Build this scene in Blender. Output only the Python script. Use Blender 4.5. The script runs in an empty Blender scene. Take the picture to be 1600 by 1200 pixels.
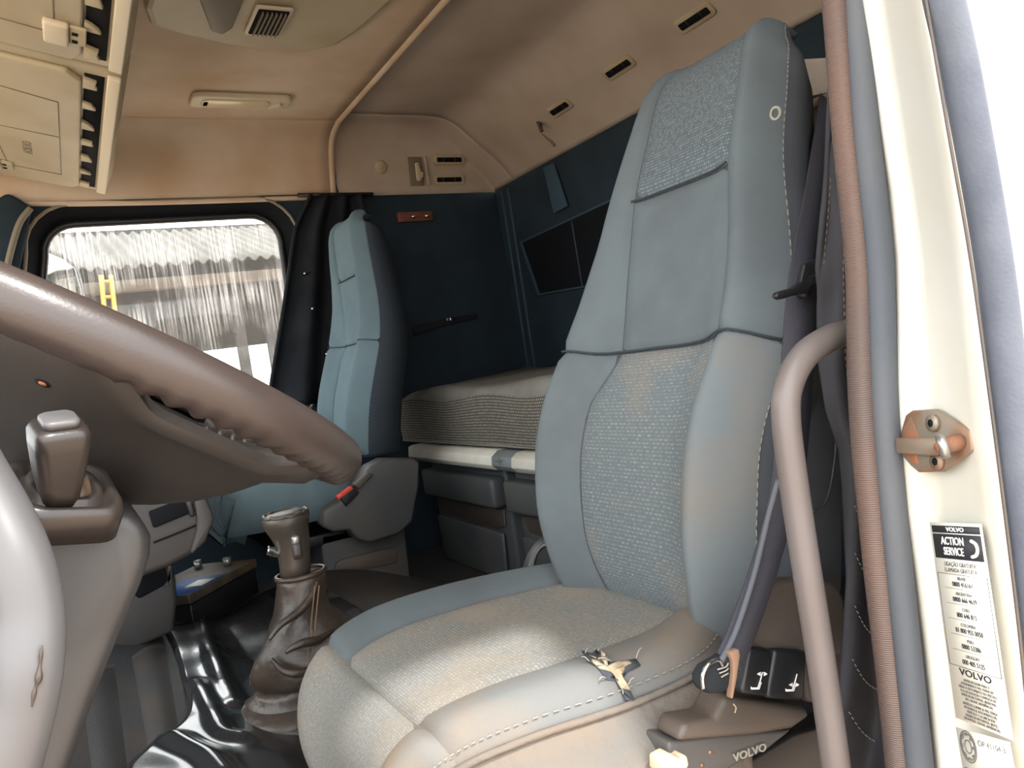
import bpy, bmesh, math, random
import numpy as np
from mathutils import Vector, Matrix
random.seed(4)
sc = bpy.context.scene
COL = sc.collection
# ------------------------------------------------------------------ camera
# axes: X = towards the rear of the cab, Y = across to the passenger side, Z = up, cab floor near z = 0
FPX = 1200.0
_n = lambda v: v/np.linalg.norm(v)
AY = _n(np.array([-685., -57., -FPX])); AX = np.array([2070., 362., -FPX]); AX = _n(AX-AY*AX.dot(AY)); AZ = np.cross(AX, AY)
MW = np.array([AX, AY, AZ])
CAM = np.array([0., 0., .62])
cd = bpy.data.cameras.new('camera'); cam = bpy.data.objects.new('camera', cd); COL.objects.link(cam)
cd.sensor_width = 36; cd.lens = 36*FPX/1600; cd.clip_start = .02; cd.clip_end = 500
m4 = Matrix([[MW[i][j] for j in range(3)]+[CAM[i]] for i in range(3)]+[[0, 0, 0, 1]])
cam.matrix_world = m4
sc.camera = cam
# ------------------------------------------------------------------ light
w = bpy.data.worlds.new('sky'); sc.world = w; w.use_nodes = True
bg = w.node_tree.nodes['Background']; bg.inputs[0].default_value = (1, 1, 1, 1); bg.inputs[1].default_value = 4.1
sl = bpy.data.lights.new('sun', 'SUN'); sun = bpy.data.objects.new('sun', sl); COL.objects.link(sun)
sl.energy = 4.6; sl.angle = math.radians(3.0); sl.color = (1, .97, .92)
sun.rotation_euler = Vector((-.115, .435, -.87)).to_track_quat('-Z', 'Y').to_euler()
sun.location = (0, -5, 12)
vs = sc.view_settings
vs.view_transform = 'Standard'; vs.look = 'None'; vs.exposure = 0.5; vs.gamma = 1; vs.use_curve_mapping = False

# ------------------------------------------------------------------ helpers
def at(px, py, ax, val):
    r = MW @ np.array([px-800, 600-py, -FPX]); i = 'xyz'.index(ax); t = (val-CAM[i])/r[i]
    return Vector(CAM+r*t)
def at_plane(px, py, p, n):
    r = Vector(MW @ np.array([px-800, 600-py, -FPX])); c = Vector(CAM)
    return c+r*((Vector(p)-c).dot(n)/r.dot(n))
def lin(c):
    c = c/255
    return c/12.92 if c <= .04045 else ((c+.055)/1.055)**2.4
def rgb(*c): return (lin(c[0]), lin(c[1]), lin(c[2]), 1)
MATS = {}
def mat(name, c, rough=.6, metal=0, c2=None, nscale=8, lo=.4, hi=.65, bump=0, bscale=300, spec=.5, coat=0, stretch=(1, 1, 1), bdist=.001):
    m = bpy.data.materials.new(name); m.use_nodes = True; nt = m.node_tree; b = nt.nodes['Principled BSDF']
    b.inputs['Base Color'].default_value = rgb(*c); b.inputs['Roughness'].default_value = rough; b.inputs['Metallic'].default_value = metal
    b.inputs['Specular IOR Level'].default_value = spec; b.inputs['Coat Weight'].default_value = coat
    tc = nt.nodes.new('ShaderNodeTexCoord')
    if c2:
        mp = nt.nodes.new('ShaderNodeMapping'); mp.inputs['Scale'].default_value = stretch
        nz = nt.nodes.new('ShaderNodeTexNoise'); nz.inputs['Scale'].default_value = nscale; nz.inputs['Detail'].default_value = 6
        rp = nt.nodes.new('ShaderNodeValToRGB'); rp.color_ramp.elements[0].position = lo; rp.color_ramp.elements[1].position = hi
        rp.color_ramp.elements[0].color = rgb(*c); rp.color_ramp.elements[1].color = rgb(*c2)
        nt.links.new(tc.outputs['Object'], mp.inputs[0]); nt.links.new(mp.outputs[0], nz.inputs[0]); nt.links.new(nz.outputs[0], rp.inputs[0]); nt.links.new(rp.outputs[0], b.inputs['Base Color'])
    if bump:
        bz = nt.nodes.new('ShaderNodeTexNoise'); bz.inputs['Scale'].default_value = bscale; bz.inputs['Detail'].default_value = 3
        bp = nt.nodes.new('ShaderNodeBump'); bp.inputs['Strength'].default_value = bump; bp.inputs['Distance'].default_value = bdist
        nt.links.new(tc.outputs['Object'], bz.inputs[0]); nt.links.new(bz.outputs[0], bp.inputs['Height']); nt.links.new(bp.outputs[0], b.inputs['Normal'])
    MATS[name] = m
    return m
def dash_mat(name, base, light, bw, rh, mort, rough=.9, stain=None, slo=.5, shi=.75, sscale=7, amount=.8, offset=.5, bump=.4, coord='UV', mask=None):
    """woven cloth: rows of small light dashes on a plain ground, with optional stains"""
    m = bpy.data.materials.new(name); m.use_nodes = True; nt = m.node_tree; b = nt.nodes['Principled BSDF']; L = nt.links.new
    b.inputs['Roughness'].default_value = rough; b.inputs['Specular IOR Level'].default_value = .15
    tc = nt.nodes.new('ShaderNodeTexCoord'); br = nt.nodes.new('ShaderNodeTexBrick')
    br.inputs['Scale'].default_value = 1; br.inputs['Brick Width'].default_value = bw; br.inputs['Row Height'].default_value = rh; br.inputs['Mortar Size'].default_value = mort
    br.inputs['Mortar Smooth'].default_value = .4; br.offset = offset
    br.inputs['Color1'].default_value = (1, 1, 1, 1); br.inputs['Color2'].default_value = (.55, .55, .55, 1); br.inputs['Mortar'].default_value = (0, 0, 0, 1)
    L(tc.outputs[coord], br.inputs['Vector'])
    fac = br.outputs['Color']
    if mask:
        vz = nt.nodes.new('ShaderNodeTexNoise'); vz.inputs['Scale'].default_value = mask; L(tc.outputs[coord], vz.inputs[0])
        vr = nt.nodes.new('ShaderNodeValToRGB'); vr.color_ramp.elements[0].position = .38; vr.color_ramp.elements[1].position = .6; L(vz.outputs[0], vr.inputs[0])
        mu = nt.nodes.new('ShaderNodeMath'); mu.operation = 'MULTIPLY'; L(fac, mu.inputs[0]); L(vr.outputs[0], mu.inputs[1]); fac = mu.outputs[0]
    am = nt.nodes.new('ShaderNodeMath'); am.operation = 'MULTIPLY'; am.inputs[1].default_value = amount; L(fac, am.inputs[0])
    mx = nt.nodes.new('ShaderNodeMixRGB'); mx.inputs[1].default_value = rgb(*base); mx.inputs[2].default_value = rgb(*light); L(am.outputs[0], mx.inputs[0])
    out = mx.outputs[0]
    if stain:
        nz = nt.nodes.new('ShaderNodeTexNoise'); nz.inputs['Scale'].default_value = sscale; nz.inputs['Detail'].default_value = 7
        L(tc.outputs['Object'], nz.inputs[0]); rp = nt.nodes.new('ShaderNodeValToRGB'); rp.color_ramp.elements[0].position = slo; rp.color_ramp.elements[1].position = shi
        rp.color_ramp.elements[1].color = (.75, .75, .75, 1)
        L(nz.outputs[0], rp.inputs[0]); m2 = nt.nodes.new('ShaderNodeMixRGB'); m2.inputs[2].default_value = rgb(*stain); L(rp.outputs[0], m2.inputs[0]); L(out, m2.inputs[1]); out = m2.outputs[0]
    L(out, b.inputs['Base Color'])
    bp = nt.nodes.new('ShaderNodeBump'); bp.inputs['Strength'].default_value = bump; bp.inputs['Distance'].default_value = .0006
    L(br.outputs['Fac'], bp.inputs['Height']); bp.invert = True; L(bp.outputs[0], b.inputs['Normal'])
    MATS[name] = m
    return m
def glass_mat(name, dirt=0):
    m = bpy.data.materials.new(name); m.use_nodes = True; nt = m.node_tree; L = nt.links.new
    nt.nodes.remove(nt.nodes['Principled BSDF']); out = nt.nodes['Material Output']
    tr = nt.nodes.new('ShaderNodeBsdfTransparent'); tr.inputs[0].default_value = (.93, .97, .96, 1); gl = nt.nodes.new('ShaderNodeBsdfGlossy'); gl.inputs['Roughness'].default_value = .02
    fr = nt.nodes.new('ShaderNodeFresnel'); fr.inputs[0].default_value = 1.45; mx = nt.nodes.new('ShaderNodeMixShader')
    L(fr.outputs[0], mx.inputs[0]); L(tr.outputs[0], mx.inputs[1]); L(gl.outputs[0], mx.inputs[2]); res = mx.outputs[0]
    if dirt:
        tc = nt.nodes.new('ShaderNodeTexCoord'); mp = nt.nodes.new('ShaderNodeMapping'); mp.inputs['Scale'].default_value = (120, 1, 2.6); L(tc.outputs['Object'], mp.inputs[0])
        nz = nt.nodes.new('ShaderNodeTexNoise'); nz.inputs['Scale'].default_value = 1.5; nz.inputs['Detail'].default_value = 5; L(mp.outputs[0], nz.inputs[0])
        n2 = nt.nodes.new('ShaderNodeTexNoise'); n2.inputs['Scale'].default_value = 7; L(tc.outputs['Object'], n2.inputs[0])
        r1 = nt.nodes.new('ShaderNodeValToRGB'); r1.color_ramp.elements[0].position = .42; r1.color_ramp.elements[1].position = .72; L(nz.outputs[0], r1.inputs[0])
        r2 = nt.nodes.new('ShaderNodeValToRGB'); r2.color_ramp.elements[0].position = .40; r2.color_ramp.elements[1].position = .62; L(n2.outputs[0], r2.inputs[0])
        mu = nt.nodes.new('ShaderNodeMath'); mu.operation = 'MULTIPLY'; L(r1.outputs[0], mu.inputs[0]); L(r2.outputs[0], mu.inputs[1])
        m3 = nt.nodes.new('ShaderNodeMath'); m3.operation = 'MULTIPLY_ADD'; m3.inputs[1].default_value = dirt; m3.inputs[2].default_value = .05; L(mu.outputs[0], m3.inputs[0])
        df = nt.nodes.new('ShaderNodeBsdfTranslucent'); df.inputs[0].default_value = (.75, .76, .74, 1)
        mm = nt.nodes.new('ShaderNodeMixShader'); L(m3.outputs[0], mm.inputs[0]); L(res, mm.inputs[1]); L(df.outputs[0], mm.inputs[2]); res = mm.outputs[0]
    L(res, out.inputs[0]); MATS[name] = m
    return m

ORG = {}
def tag(o, label=None, cat=None, group=None, kind=None):
    if label: o['label'] = label
    if cat: o['category'] = cat
    if group: o['group'] = group
    if kind: o['kind'] = kind
    return o
def thing(name, loc, label, cat, group=None, kind=None):
    o = bpy.data.objects.new(name, None); COL.objects.link(o); o.location = loc; o.empty_display_size = .05
    ORG[o.name] = Vector(loc)
    return tag(o, label, cat, group, kind)
def mk(name, verts, faces, m, parent=None, smooth=True, uvs=None, bevel=0, bseg=2, solid=0, sub=0, label=None, cat=None, group=None, kind=None):
    vv = [Vector(v) for v in verts]
    if parent: o0 = ORG[parent.name]
    else:
        xs = [v.x for v in vv]; ys = [v.y for v in vv]; zs = [v.z for v in vv]
        o0 = Vector(((min(xs)+max(xs))/2, (min(ys)+max(ys))/2, min(zs)))
    me = bpy.data.meshes.new(name); me.from_pydata([v-o0 for v in vv], [], faces)
    if uvs:
        ul = me.uv_layers.new(name='UVMap')
        for l in me.loops: ul.data[l.index].uv = uvs[l.vertex_index]
    bm = bmesh.new(); bm.from_mesh(me); bmesh.ops.recalc_face_normals(bm, faces=bm.faces); bm.to_mesh(me); bm.free()
    for p in me.polygons: p.use_smooth = smooth
    me.materials.append(MATS[m] if isinstance(m, str) else m)
    o = bpy.data.objects.new(name, me); COL.objects.link(o)
    if parent: o.parent = parent
    else: o.location = o0
    ORG[o.name] = o0
    if solid:
        md = o.modifiers.new('thickness', 'SOLIDIFY'); md.thickness = solid; md.offset = 0
    if bevel:
        md = o.modifiers.new('edges', 'BEVEL'); md.width = bevel; md.segments = bseg; md.limit_method = 'ANGLE'; md.angle_limit = math.radians(35)
        md.harden_normals = False
    if sub:
        md = o.modifiers.new('smooth', 'SUBSURF'); md.levels = sub; md.render_levels = sub
    return tag(o, label, cat, group, kind)
def box(name, c, s, m, parent=None, bevel=.003, rot=None, smooth=True, **k):
    c = Vector(c); R = Matrix.Identity(3) if rot is None else rot
    vs_ = [c+R @ Vector((sx*s[0]/2, sy*s[1]/2, sz*s[2]/2)) for sx in (-1, 1) for sy in (-1, 1) for sz in (-1, 1)]
    fs = [(0, 1, 3, 2), (4, 6, 7, 5), (0, 4, 5, 1), (2, 3, 7, 6), (0, 2, 6, 4), (1, 5, 7, 3)]
    return mk(name, vs_, fs, m, parent, smooth, bevel=bevel, **k)
def frame_box(name, o, ex, ey, ez, m, parent=None, bevel=.001, **k):
    """box with one face centre at o, full extents ex, ey (vectors, centred) and depth ez (vector, from o)"""
    o, ex, ey, ez = map(Vector, (o, ex, ey, ez))
    vs_ = [o+sx*ex/2+sy*ey/2+sz*ez for sx in (-1, 1) for sy in (-1, 1) for sz in (0, 1)]
    fs = [(0, 1, 3, 2), (4, 6, 7, 5), (0, 4, 5, 1), (2, 3, 7, 6), (0, 2, 6, 4), (1, 5, 7, 3)]
    return mk(name, vs_, fs, m, parent, True, bevel=bevel, **k)
def catmull(pts, n=8, closed=False):
    P = [np.array(p, float) for p in pts]; N = len(P); out = []
    rng = range(N) if closed else range(N-1)
    for i in rng:
        p0 = P[(i-1) % N] if closed or i > 0 else 2*P[0]-P[1]; p1 = P[i]; p2 = P[(i+1) % N]; p3 = P[(i+2) % N] if closed or i+2 < N else 2*P[-1]-P[-2]
        for k in range(n):
            t = k/n
            out.append(.5*((2*p1)+(-p0+p2)*t+(2*p0-5*p1+4*p2-p3)*t*t+(-p0+3*p1-3*p2+p3)*t**3))
    if not closed: out.append(P[-1])
    return out
def sweep(name, pts, r, m, parent=None, seg=14, n=8, prof=None, up=None, closed=False, rfun=None, raw=False, **k):
    P = [Vector(p) for p in (pts if raw else catmull(pts, n, closed))]; N = len(P); V = []; F = []; prev = None
    for i, p in enumerate(P):
        t = ((P[(i+1) % N]-P[i-1]) if closed else (P[min(i+1, N-1)]-P[max(i-1, 0)])).normalized()
        if up is not None: a = (Vector(up)-t*Vector(up).dot(t)).normalized()
        elif prev is None: a = t.orthogonal().normalized()
        else: a = (prev-t*prev.dot(t)).normalized()
        prev = a; b = t.cross(a)
        if prof: V += [p+a*q[1]+b*q[0] for q in prof]
        else:
            rr = r if rfun is None else rfun(i/(N-1))
            V += [p+(a*math.cos(2*math.pi*j/seg)+b*math.sin(2*math.pi*j/seg))*rr for j in range(seg)]
    S = len(prof) if prof else seg
    for i in range(N if closed else N-1):
        for j in range(S): F.append((i*S+j, i*S+(j+1) % S, ((i+1) % N)*S+(j+1) % S, ((i+1) % N)*S+j))
    if not closed: F += [tuple(range(S))[::-1], tuple(range((N-1)*S, N*S))]
    return mk(name, V, F, m, parent, k.pop('smooth', True), **k)
def loft(name, rings, m, parent=None, cap=True, **k):
    S = len(rings[0]); V = [p for r in rings for p in r]; F = []
    for i in range(len(rings)-1):
        for j in range(S): F.append((i*S+j, i*S+(j+1) % S, (i+1)*S+(j+1) % S, (i+1)*S+j))
    if cap: F += [tuple(range(S))[::-1], tuple(range((len(rings)-1)*S, len(rings)*S))]
    return mk(name, V, F, m, parent, k.pop('smooth', True), **k)
def grid(name, fn, nu, nv, m, parent=None, uv=None, **k):
    V = []; U = []
    for j in range(nv+1):
        for i in range(nu+1):
            V.append(fn(i/nu, j/nv)); U.append(uv(i/nu, j/nv) if uv else (i/nu, j/nv))
    F = [(j*(nu+1)+i, j*(nu+1)+i+1, (j+1)*(nu+1)+i+1, (j+1)*(nu+1)+i) for j in range(nv) for i in range(nu)]
    return mk(name, V, F, m, parent, True, uvs=U, **k)
def prism(name, pts, d, m, parent=None, bevel=.003, bseg=2, **k):
    """closed outline pts extruded by vector d"""
    d = Vector(d); N = len(pts); V = [Vector(p) for p in pts]+[Vector(p)+d for p in pts]
    F = [tuple(range(N)), tuple(range(2*N-1, N-1, -1))]+[(i, (i+1) % N, N+(i+1) % N, N+i) for i in range(N)]
    return mk(name, V, F, m, parent, True, bevel=bevel, bseg=bseg, **k)
def slab(name, px, y0, y1, m, parent=None, smoothn=0, **k):
    p = [at(a, b, 'y', y0) for a, b in px]
    if smoothn: p = [Vector(q) for q in catmull(p, smoothn, True)]
    return prism(name, p, (0, y1-y0, 0), m, parent, **k)
def rounded(w, h, r, n=5):
    o = []
    for cx, cy, a0 in ((w/2-r, h/2-r, 0), (-w/2+r, h/2-r, 90), (-w/2+r, -h/2+r, 180), (w/2-r, -h/2+r, 270)):
        for i in range(n+1):
            a = math.radians(a0+90*i/n); o.append((cx+r*math.cos(a), cy+r*math.sin(a)))
    return o
def plate(name, o, ex, ey, w, h, r, d, m, parent=None, bevel=.0015, **k):
    o, ex, ey, d = Vector(o), Vector(ex).normalized(), Vector(ey).normalized(), Vector(d)
    return prism(name, [o+ex*a+ey*b for a, b in rounded(w, h, r)], d, m, parent, bevel=bevel, **k)
def text(name, s, size, o, ex, ey, m, parent, depth=.0004, align='CENTER', bold=0, sx=1.0, spacing=1.0):
    cu = bpy.data.curves.new(name, 'FONT'); cu.body = s; cu.size = size; cu.align_x = align; cu.align_y = 'CENTER'; cu.extrude = depth; cu.offset = bold; cu.space_line = spacing; cu.resolution_u = 3
    ob = bpy.data.objects.new(name+'_tmp', cu); COL.objects.link(ob); dg = bpy.context.evaluated_depsgraph_get()
    me = bpy.data.meshes.new_from_object(ob.evaluated_get(dg)); bpy.data.objects.remove(ob)
    o, ex, ey = Vector(o), Vector(ex).normalized(), Vector(ey).normalized(); ez = ex.cross(ey)
    V = [o+ex*v.co.x*sx+ey*v.co.y+ez*v.co.z for v in me.vertices]; F = [tuple(p.vertices) for p in me.polygons]
    return mk(name, V, F, m, parent, False)
def interp(t, xs, ys):
    return float(np.interp(t, xs, ys))
def smooth01(a, b, x):
    t = min(1, max(0, (x-a)/(b-a))); return t*t*(3-2*t)

# ------------------------------------------------------------------ materials
mat('headliner', (205, 188, 168), .95, c2=(192, 168, 142), nscale=5, bump=.25, bscale=900, spec=.1)
mat('headliner_rear', (186, 174, 162), .95, c2=(172, 158, 144), nscale=4, bump=.25, bscale=900, spec=.1)
mat('beige_plastic', (186, 176, 150), .55, c2=(172, 158, 130), nscale=6)
mat('beige_light', (206, 196, 172), .5)
mat('beige_dark', (120, 112, 96), .6)
mat('lens', (214, 196, 164), .3, coat=.3)
mat('navy_cloth', (46, 58, 67), .95, c2=(40, 50, 58), nscale=5, bump=.2, bscale=700, spec=.1)
mat('navy_light', (60, 78, 90), .9, spec=.1)
mat('dark_recess', (24, 26, 30), .9, spec=.1)
mat('black_cloth', (40, 43, 47), .95, c2=(31, 33, 37), nscale=9, bump=.3, bscale=500, spec=.1)
mat('charcoal_cloth', (62, 62, 66), .95, c2=(54, 53, 56), nscale=9, bump=.3, bscale=800, spec=.1)
mat('seat_cloth', (96, 105, 109), .95, c2=(89, 96, 100), nscale=9, bump=.25, bscale=1200, spec=.12)
mat('seat_cloth_dirty', (103, 111, 115), .95, c2=(118, 110, 101), nscale=7, lo=.52, hi=.8, bump=.3, bscale=1100, spec=.12)
mat('cushion_edge', (108, 109, 108), .95, c2=(126, 113, 99), nscale=9, lo=.45, hi=.72, bump=.3, bscale=900, spec=.12)
mat('skirt_cloth', (104, 101, 97), .95, c2=(116, 105, 94), nscale=9, lo=.38, hi=.7, bump=.5, bscale=70, bdist=.006, stretch=(1, 1, 2.5), spec=.12)
mat('far_seat_cloth', (96, 114, 121), .95, c2=(90, 106, 113), nscale=7, bump=.25, bscale=1200, spec=.12)
mat('seat_back_cloth', (74, 78, 84), .95, c2=(66, 68, 72), nscale=8, bump=.25, bscale=900, spec=.12)
mat('far_back_cloth', (50, 57, 64), .95, spec=.12, bump=.25, bscale=900)
mat('stitch', (142, 139, 130), .9)
mat('stitch_warm', (108, 88, 70), .9)
mat('seam', (44, 54, 60), .95)
mat('foam', (188, 176, 154), .95, c2=(150, 126, 98), nscale=40, bump=.8, bscale=160, bdist=.004)
mat('webbing', (58, 58, 66), .75, bump=.4, bscale=900, spec=.25)
mat('black_plastic', (26, 27, 30), .42)
mat('dark_plastic', (64, 66, 68), .55, c2=(76, 74, 72), nscale=6, bump=.15, bscale=700)
mat('locker_plastic', (74, 78, 82), .5, c2=(92, 92, 90), nscale=5, stretch=(1, 1, .3), bump=.15, bscale=700)
mat('trim_plastic', (70, 65, 62), .48, c2=(84, 73, 64), nscale=7, bump=.25, bscale=700)
mat('grey_plastic', (42, 42, 43), .4, c2=(38, 37, 37), nscale=4, bump=.1, bscale=800)
mat('dash_plastic', (60, 59, 59), .52, c2=(54, 52, 51), nscale=5, bump=.15, bscale=800)
mat('lever_plastic', (32, 29, 28), .36, c2=(40, 34, 31), nscale=9, bump=.1, bscale=600)
mat('wheel_leather', (55, 47, 44), .36, c2=(46, 41, 40), nscale=7, bump=.12, bscale=500)
mat('wheel_hub', (52, 48, 46), .46, c2=(43, 41, 40), nscale=5, bump=.15, bscale=700)
mat('handle_grey', (98, 92, 91), .4, c2=(92, 84, 81), nscale=9, bump=.06, bscale=600)
mat('handle_pale', (80, 80, 82), .42, c2=(77, 75, 75), nscale=6)
mat('worn', (124, 98, 80), .8)
mat('white_paint', (206, 206, 198), .28, c2=(200, 196, 176), nscale=7, lo=.5, hi=.85, coat=.4)
mat('cream_rail', (210, 208, 200), .45, c2=(198, 193, 180), nscale=9)
mat('grey_latch', (112, 118, 122), .5)
mat('rubber', (72, 78, 86), .7, c2=(88, 90, 94), nscale=14, bump=.2, bscale=300, stretch=(1, 1, .3))
mat('outer_rubber', (70, 76, 88), .75, c2=(84, 90, 100), nscale=20, bump=.3, bscale=400)
mat('rust', (156, 94, 60), .85, c2=(110, 88, 72), nscale=30, bump=.5, bscale=250)
mat('rust_metal', (140, 130, 116), .5, metal=.4, c2=(138, 98, 70), nscale=26, lo=.48, hi=.68, bump=.3, bscale=250)
mat('steel', (160, 160, 158), .35, metal=.8)
mat('steel_worn', (140, 128, 114), .5, metal=.4, c2=(128, 104, 84), nscale=30)
mat('chrome', (215, 215, 212), .15, metal=1)
mat('leather_boot', (52, 45, 40), .4, c2=(68, 54, 44), nscale=8, bump=.6, bscale=26, bdist=.008)
mat('knob_leather', (56, 51, 46), .4, c2=(70, 62, 54), nscale=14, bump=.2, bscale=400)
mat('vinyl', (38, 41, 45), .2, c2=(48, 48, 50), nscale=5, bump=.12, bscale=14, bdist=.006, coat=.3)
mat('floor_rubber', (50, 51, 54), .7, c2=(72, 62, 54), nscale=7, lo=.45, hi=.8, bump=.4, bscale=200)
mat('paper', (232, 230, 218), .6)
mat('ink', (34, 36, 42), .6)
mat('ink_grey', (96, 94, 90), .6)
mat('white_print', (236, 236, 232), .6)
mat('blue_print', (44, 84, 140), .45)
mat('yellow_print', (206, 160, 60), .45)
mat('battery_top', (66, 60, 54), .6, c2=(92, 80, 64), nscale=25)
mat('red_button', (206, 66, 58), .4)
mat('wood', (120, 72, 56), .5, c2=(94, 56, 44), nscale=20, stretch=(1, 1, 8))
mat('brown_tape', (168, 120, 78), .5, c2=(130, 88, 58), nscale=30)
mat('roof_sheet', (80, 77, 72), .9, c2=(64, 61, 57), nscale=2)
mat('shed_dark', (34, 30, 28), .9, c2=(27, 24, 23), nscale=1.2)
mat('shed_beam', (62, 52, 42), .8)
mat('yellow_paint', (150, 108, 16), .5)
mat('soil', (176, 158, 140), .95, c2=(164, 140, 118), nscale=.8)
mat('mirror_face', (235, 238, 240), .04, metal=1)
dash_mat('headrest_weave', (84, 93, 98), (150, 156, 158), .0040, .0034, .0010, amount=.7, mask=160)
dash_mat('lumbar_weave', (96, 104, 108), (146, 150, 148), .0075, .0036, .0011, amount=.55, stain=(140, 126, 110), slo=.5, shi=.85, sscale=9, mask=200)
dash_mat('cushion_weave', (116, 116, 113), (162, 158, 149), .0050, .0034, .0009, amount=.6, stain=(144, 130, 112), slo=.50, shi=.85, sscale=10, mask=200)
dash_mat('mattress_weave', (74, 72, 68), (168, 162, 148), .0085, .0075, .0020, amount=.65, bump=.8)
mat('mattress_top', (122, 121, 116), .95, c2=(106, 103, 97), nscale=6, bump=.4, bscale=500, spec=.1)
glass_mat('clear_glass'); glass_mat('dirty_glass', .5)
def ribbed(name, c, c2):
    m = mat(name, c, .45, c2=c2, nscale=10, stretch=(1, 1, .5)); nt = m.node_tree; L = nt.links.new
    tc = nt.nodes['Texture Coordinate']; wv = nt.nodes.new('ShaderNodeTexWave'); wv.bands_direction = 'Z'; wv.inputs['Scale'].default_value = 210; wv.inputs['Distortion'].default_value = 1.2
    bp = nt.nodes.new('ShaderNodeBump'); bp.inputs['Strength'].default_value = .6; bp.inputs['Distance'].default_value = .0008
    L(tc.outputs['Object'], wv.inputs[0]); L(wv.outputs[1], bp.inputs['Height']); L(bp.outputs[0], nt.nodes['Principled BSDF'].inputs['Normal'])
ribbed('lip_brown', (66, 50, 45), (84, 62, 54))
ribbed('ribbed_brown', (86, 74, 70), (104, 82, 72))

# ------------------------------------------------------------------ cab shell
YP = 2.42          # passenger wall
XR = 1.43          # rear wall
ZC = 1.40          # front headliner
def fz(x, y):      # cab floor: engine tunnel, falling to the rear
    t = .15+.35*max(0, .2-x)
    if x > .45: t *= 1-smooth01(.45, .92, x)
    side = max(smooth01(.86, .74, y) if y < .86 else 0, smooth01(1.95, 2.05, y))
    return t*(1-side)
def at_floor(px, py, lift=0):
    z = .15
    for _ in range(30):
        p = at(px, py, 'z', z); z = .5*z+.5*(fz(p.x, p.y)+lift)
    return p
def smooth01(a, b, x):
    if a > b: return 1-smooth01(b, a, x)
    t = min(1, max(0, (x-a)/(b-a))); return t*t*(3-2*t)
floor = grid('floor', lambda u, v: (-.62+2.1*u, .30+2.14*v, fz(-.62+2.1*u, .30+2.14*v)), 84, 86, 'floor_rubber', solid=.02, label='dark rubber cab floor with raised engine tunnel', cat='floor', kind='structure')
# front headliner with rolled rear lip, fold down to the passenger side
def front_head(u, v):
    x = -.55+u*1.37
    prof = [(.30, 1.37), (.42, ZC), (1.2, ZC), (2.18, ZC), (2.27, ZC-.004), (2.33, ZC-.03), (2.365, ZC-.075), (2.39, 1.27), (2.405, 1.215)]
    q = PF[int(round(v*(len(PF)-1)))]
    z = q[1]; y = q[0]
    return (x, y, z)
PF = [tuple(p) for p in catmull([(.30, 1.36), (.42, ZC), (1.2, ZC), (2.14, ZC), (2.25, ZC-.003), (2.33, ZC-.03), (2.37, ZC-.09), (2.40, 1.215)], 6)]
ceil = thing('ceiling', (.1, 1.35, ZC), 'tan fabric front headliner over the seats', 'ceiling', kind='structure')
grid('headliner_panel', front_head, 30, len(PF)-1, 'headliner', ceil, solid=.012)
sweep('rolled_edge', [(.822, q[0], q[1]-.002) for q in PF[1:]], .011, 'headliner', ceil, raw=True, seg=12)
sweep('lower_bead', [(-.5, 2.36, 1.28), (-.2, 2.385, 1.235), (-.05, 2.40, 1.213), (.3, 2.405, 1.205), (.80, 2.405, 1.205)], .008, 'headliner', ceil, seg=10)
# rear headliner: vault that comes down to the back wall
PR = [tuple(p) for p in catmull([(.30, 1.37), (.42, 1.43), (1.2, 1.44), (2.16, 1.44), (2.27, 1.435), (2.34, 1.405), (2.385, 1.34), (2.405, 1.205)], 6)]
PX = [tuple(p) for p in catmull([(.80, 0), (1.0, .0), (1.14, -.004), (1.22, -.035), (1.30, -.105), (1.37, -.165), (1.425, -.232)], 6)]
def rear_head(u, v):
    x, dz = PX[int(round(u*(len(PX)-1)))]; y, z = PR[int(round(v*(len(PR)-1)))]
    zz = min(z, 1.44+dz)
    k = smooth01(.02, .14, 1.44-z) # blend vault with side panel in the corner
    return (x, y, max(1.205, -math.log(math.exp(-60*z)+math.exp(-60*(1.445+dz)))/60))
rear_c = thing('ceiling', (1.1, 1.35, 1.44), 'greyish beige rear headliner sloping down to the back wall', 'ceiling', kind='structure')
grid('headliner_panel', rear_head, len(PX)-1, len(PR)-1, 'headliner_rear', rear_c, solid=.012)
sweep('seam_groove', [(.836, 2.34, 1.39), (.832, 2.375, 1.34), (.834, 2.397, 1.26), (.838, 2.402, 1.205)], .006, 'seam', rear_c, seg=8)
sweep('fabric_crease', [(.90, 1.30, 1.432), (.90, 1.55, 1.433), (.905, 1.72, 1.434)], .003, 'beige_dark', rear_c, seg=8)
# outer skins that keep daylight out
box('ceiling', (.4, 1.37, 1.50), (2.2, 2.3, .03), 'white_paint', label='white outer roof skin of the cab', cat='roof', kind='structure')
# rear wall
wr = thing('wall_rear', (XR, 1.35, 0), 'dark navy fabric back wall of the sleeper', 'wall', kind='structure')
box('wall_panel', (XR+.02, 1.38, .62), (.03, 2.16, 1.22), 'navy_cloth', wr)
for dy in (0, .045):
    sweep('seam_piping', [(XR+.004, 2.375-dy, 1.2), (XR+.004, 2.375-dy, .50)], .005, 'navy_light', wr, raw=True, seg=8)
rp = [at(a, b, 'x', XR) for a, b in ((813, 378), (842, 462), (952, 443), (1010, 433), (1010, 285), (962, 308))]
prism('recess_frame', [Vector(q) for q in rp], (-.006, 0, 0), 'navy_light', wr, bevel=.004)
cc = sum(rp, Vector())/6
prism('dark_panel', [cc+(q-cc)*.94+Vector((-.003, 0, 0)) for q in rp], (-.006, 0, 0), 'dark_recess', wr, bevel=.004)
sweep('panel_seam', [at(893, 345, 'x', XR-.010), at(910, 448, 'x', XR-.010)], .0025, 'navy_light', wr, raw=True, seg=6)
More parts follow.
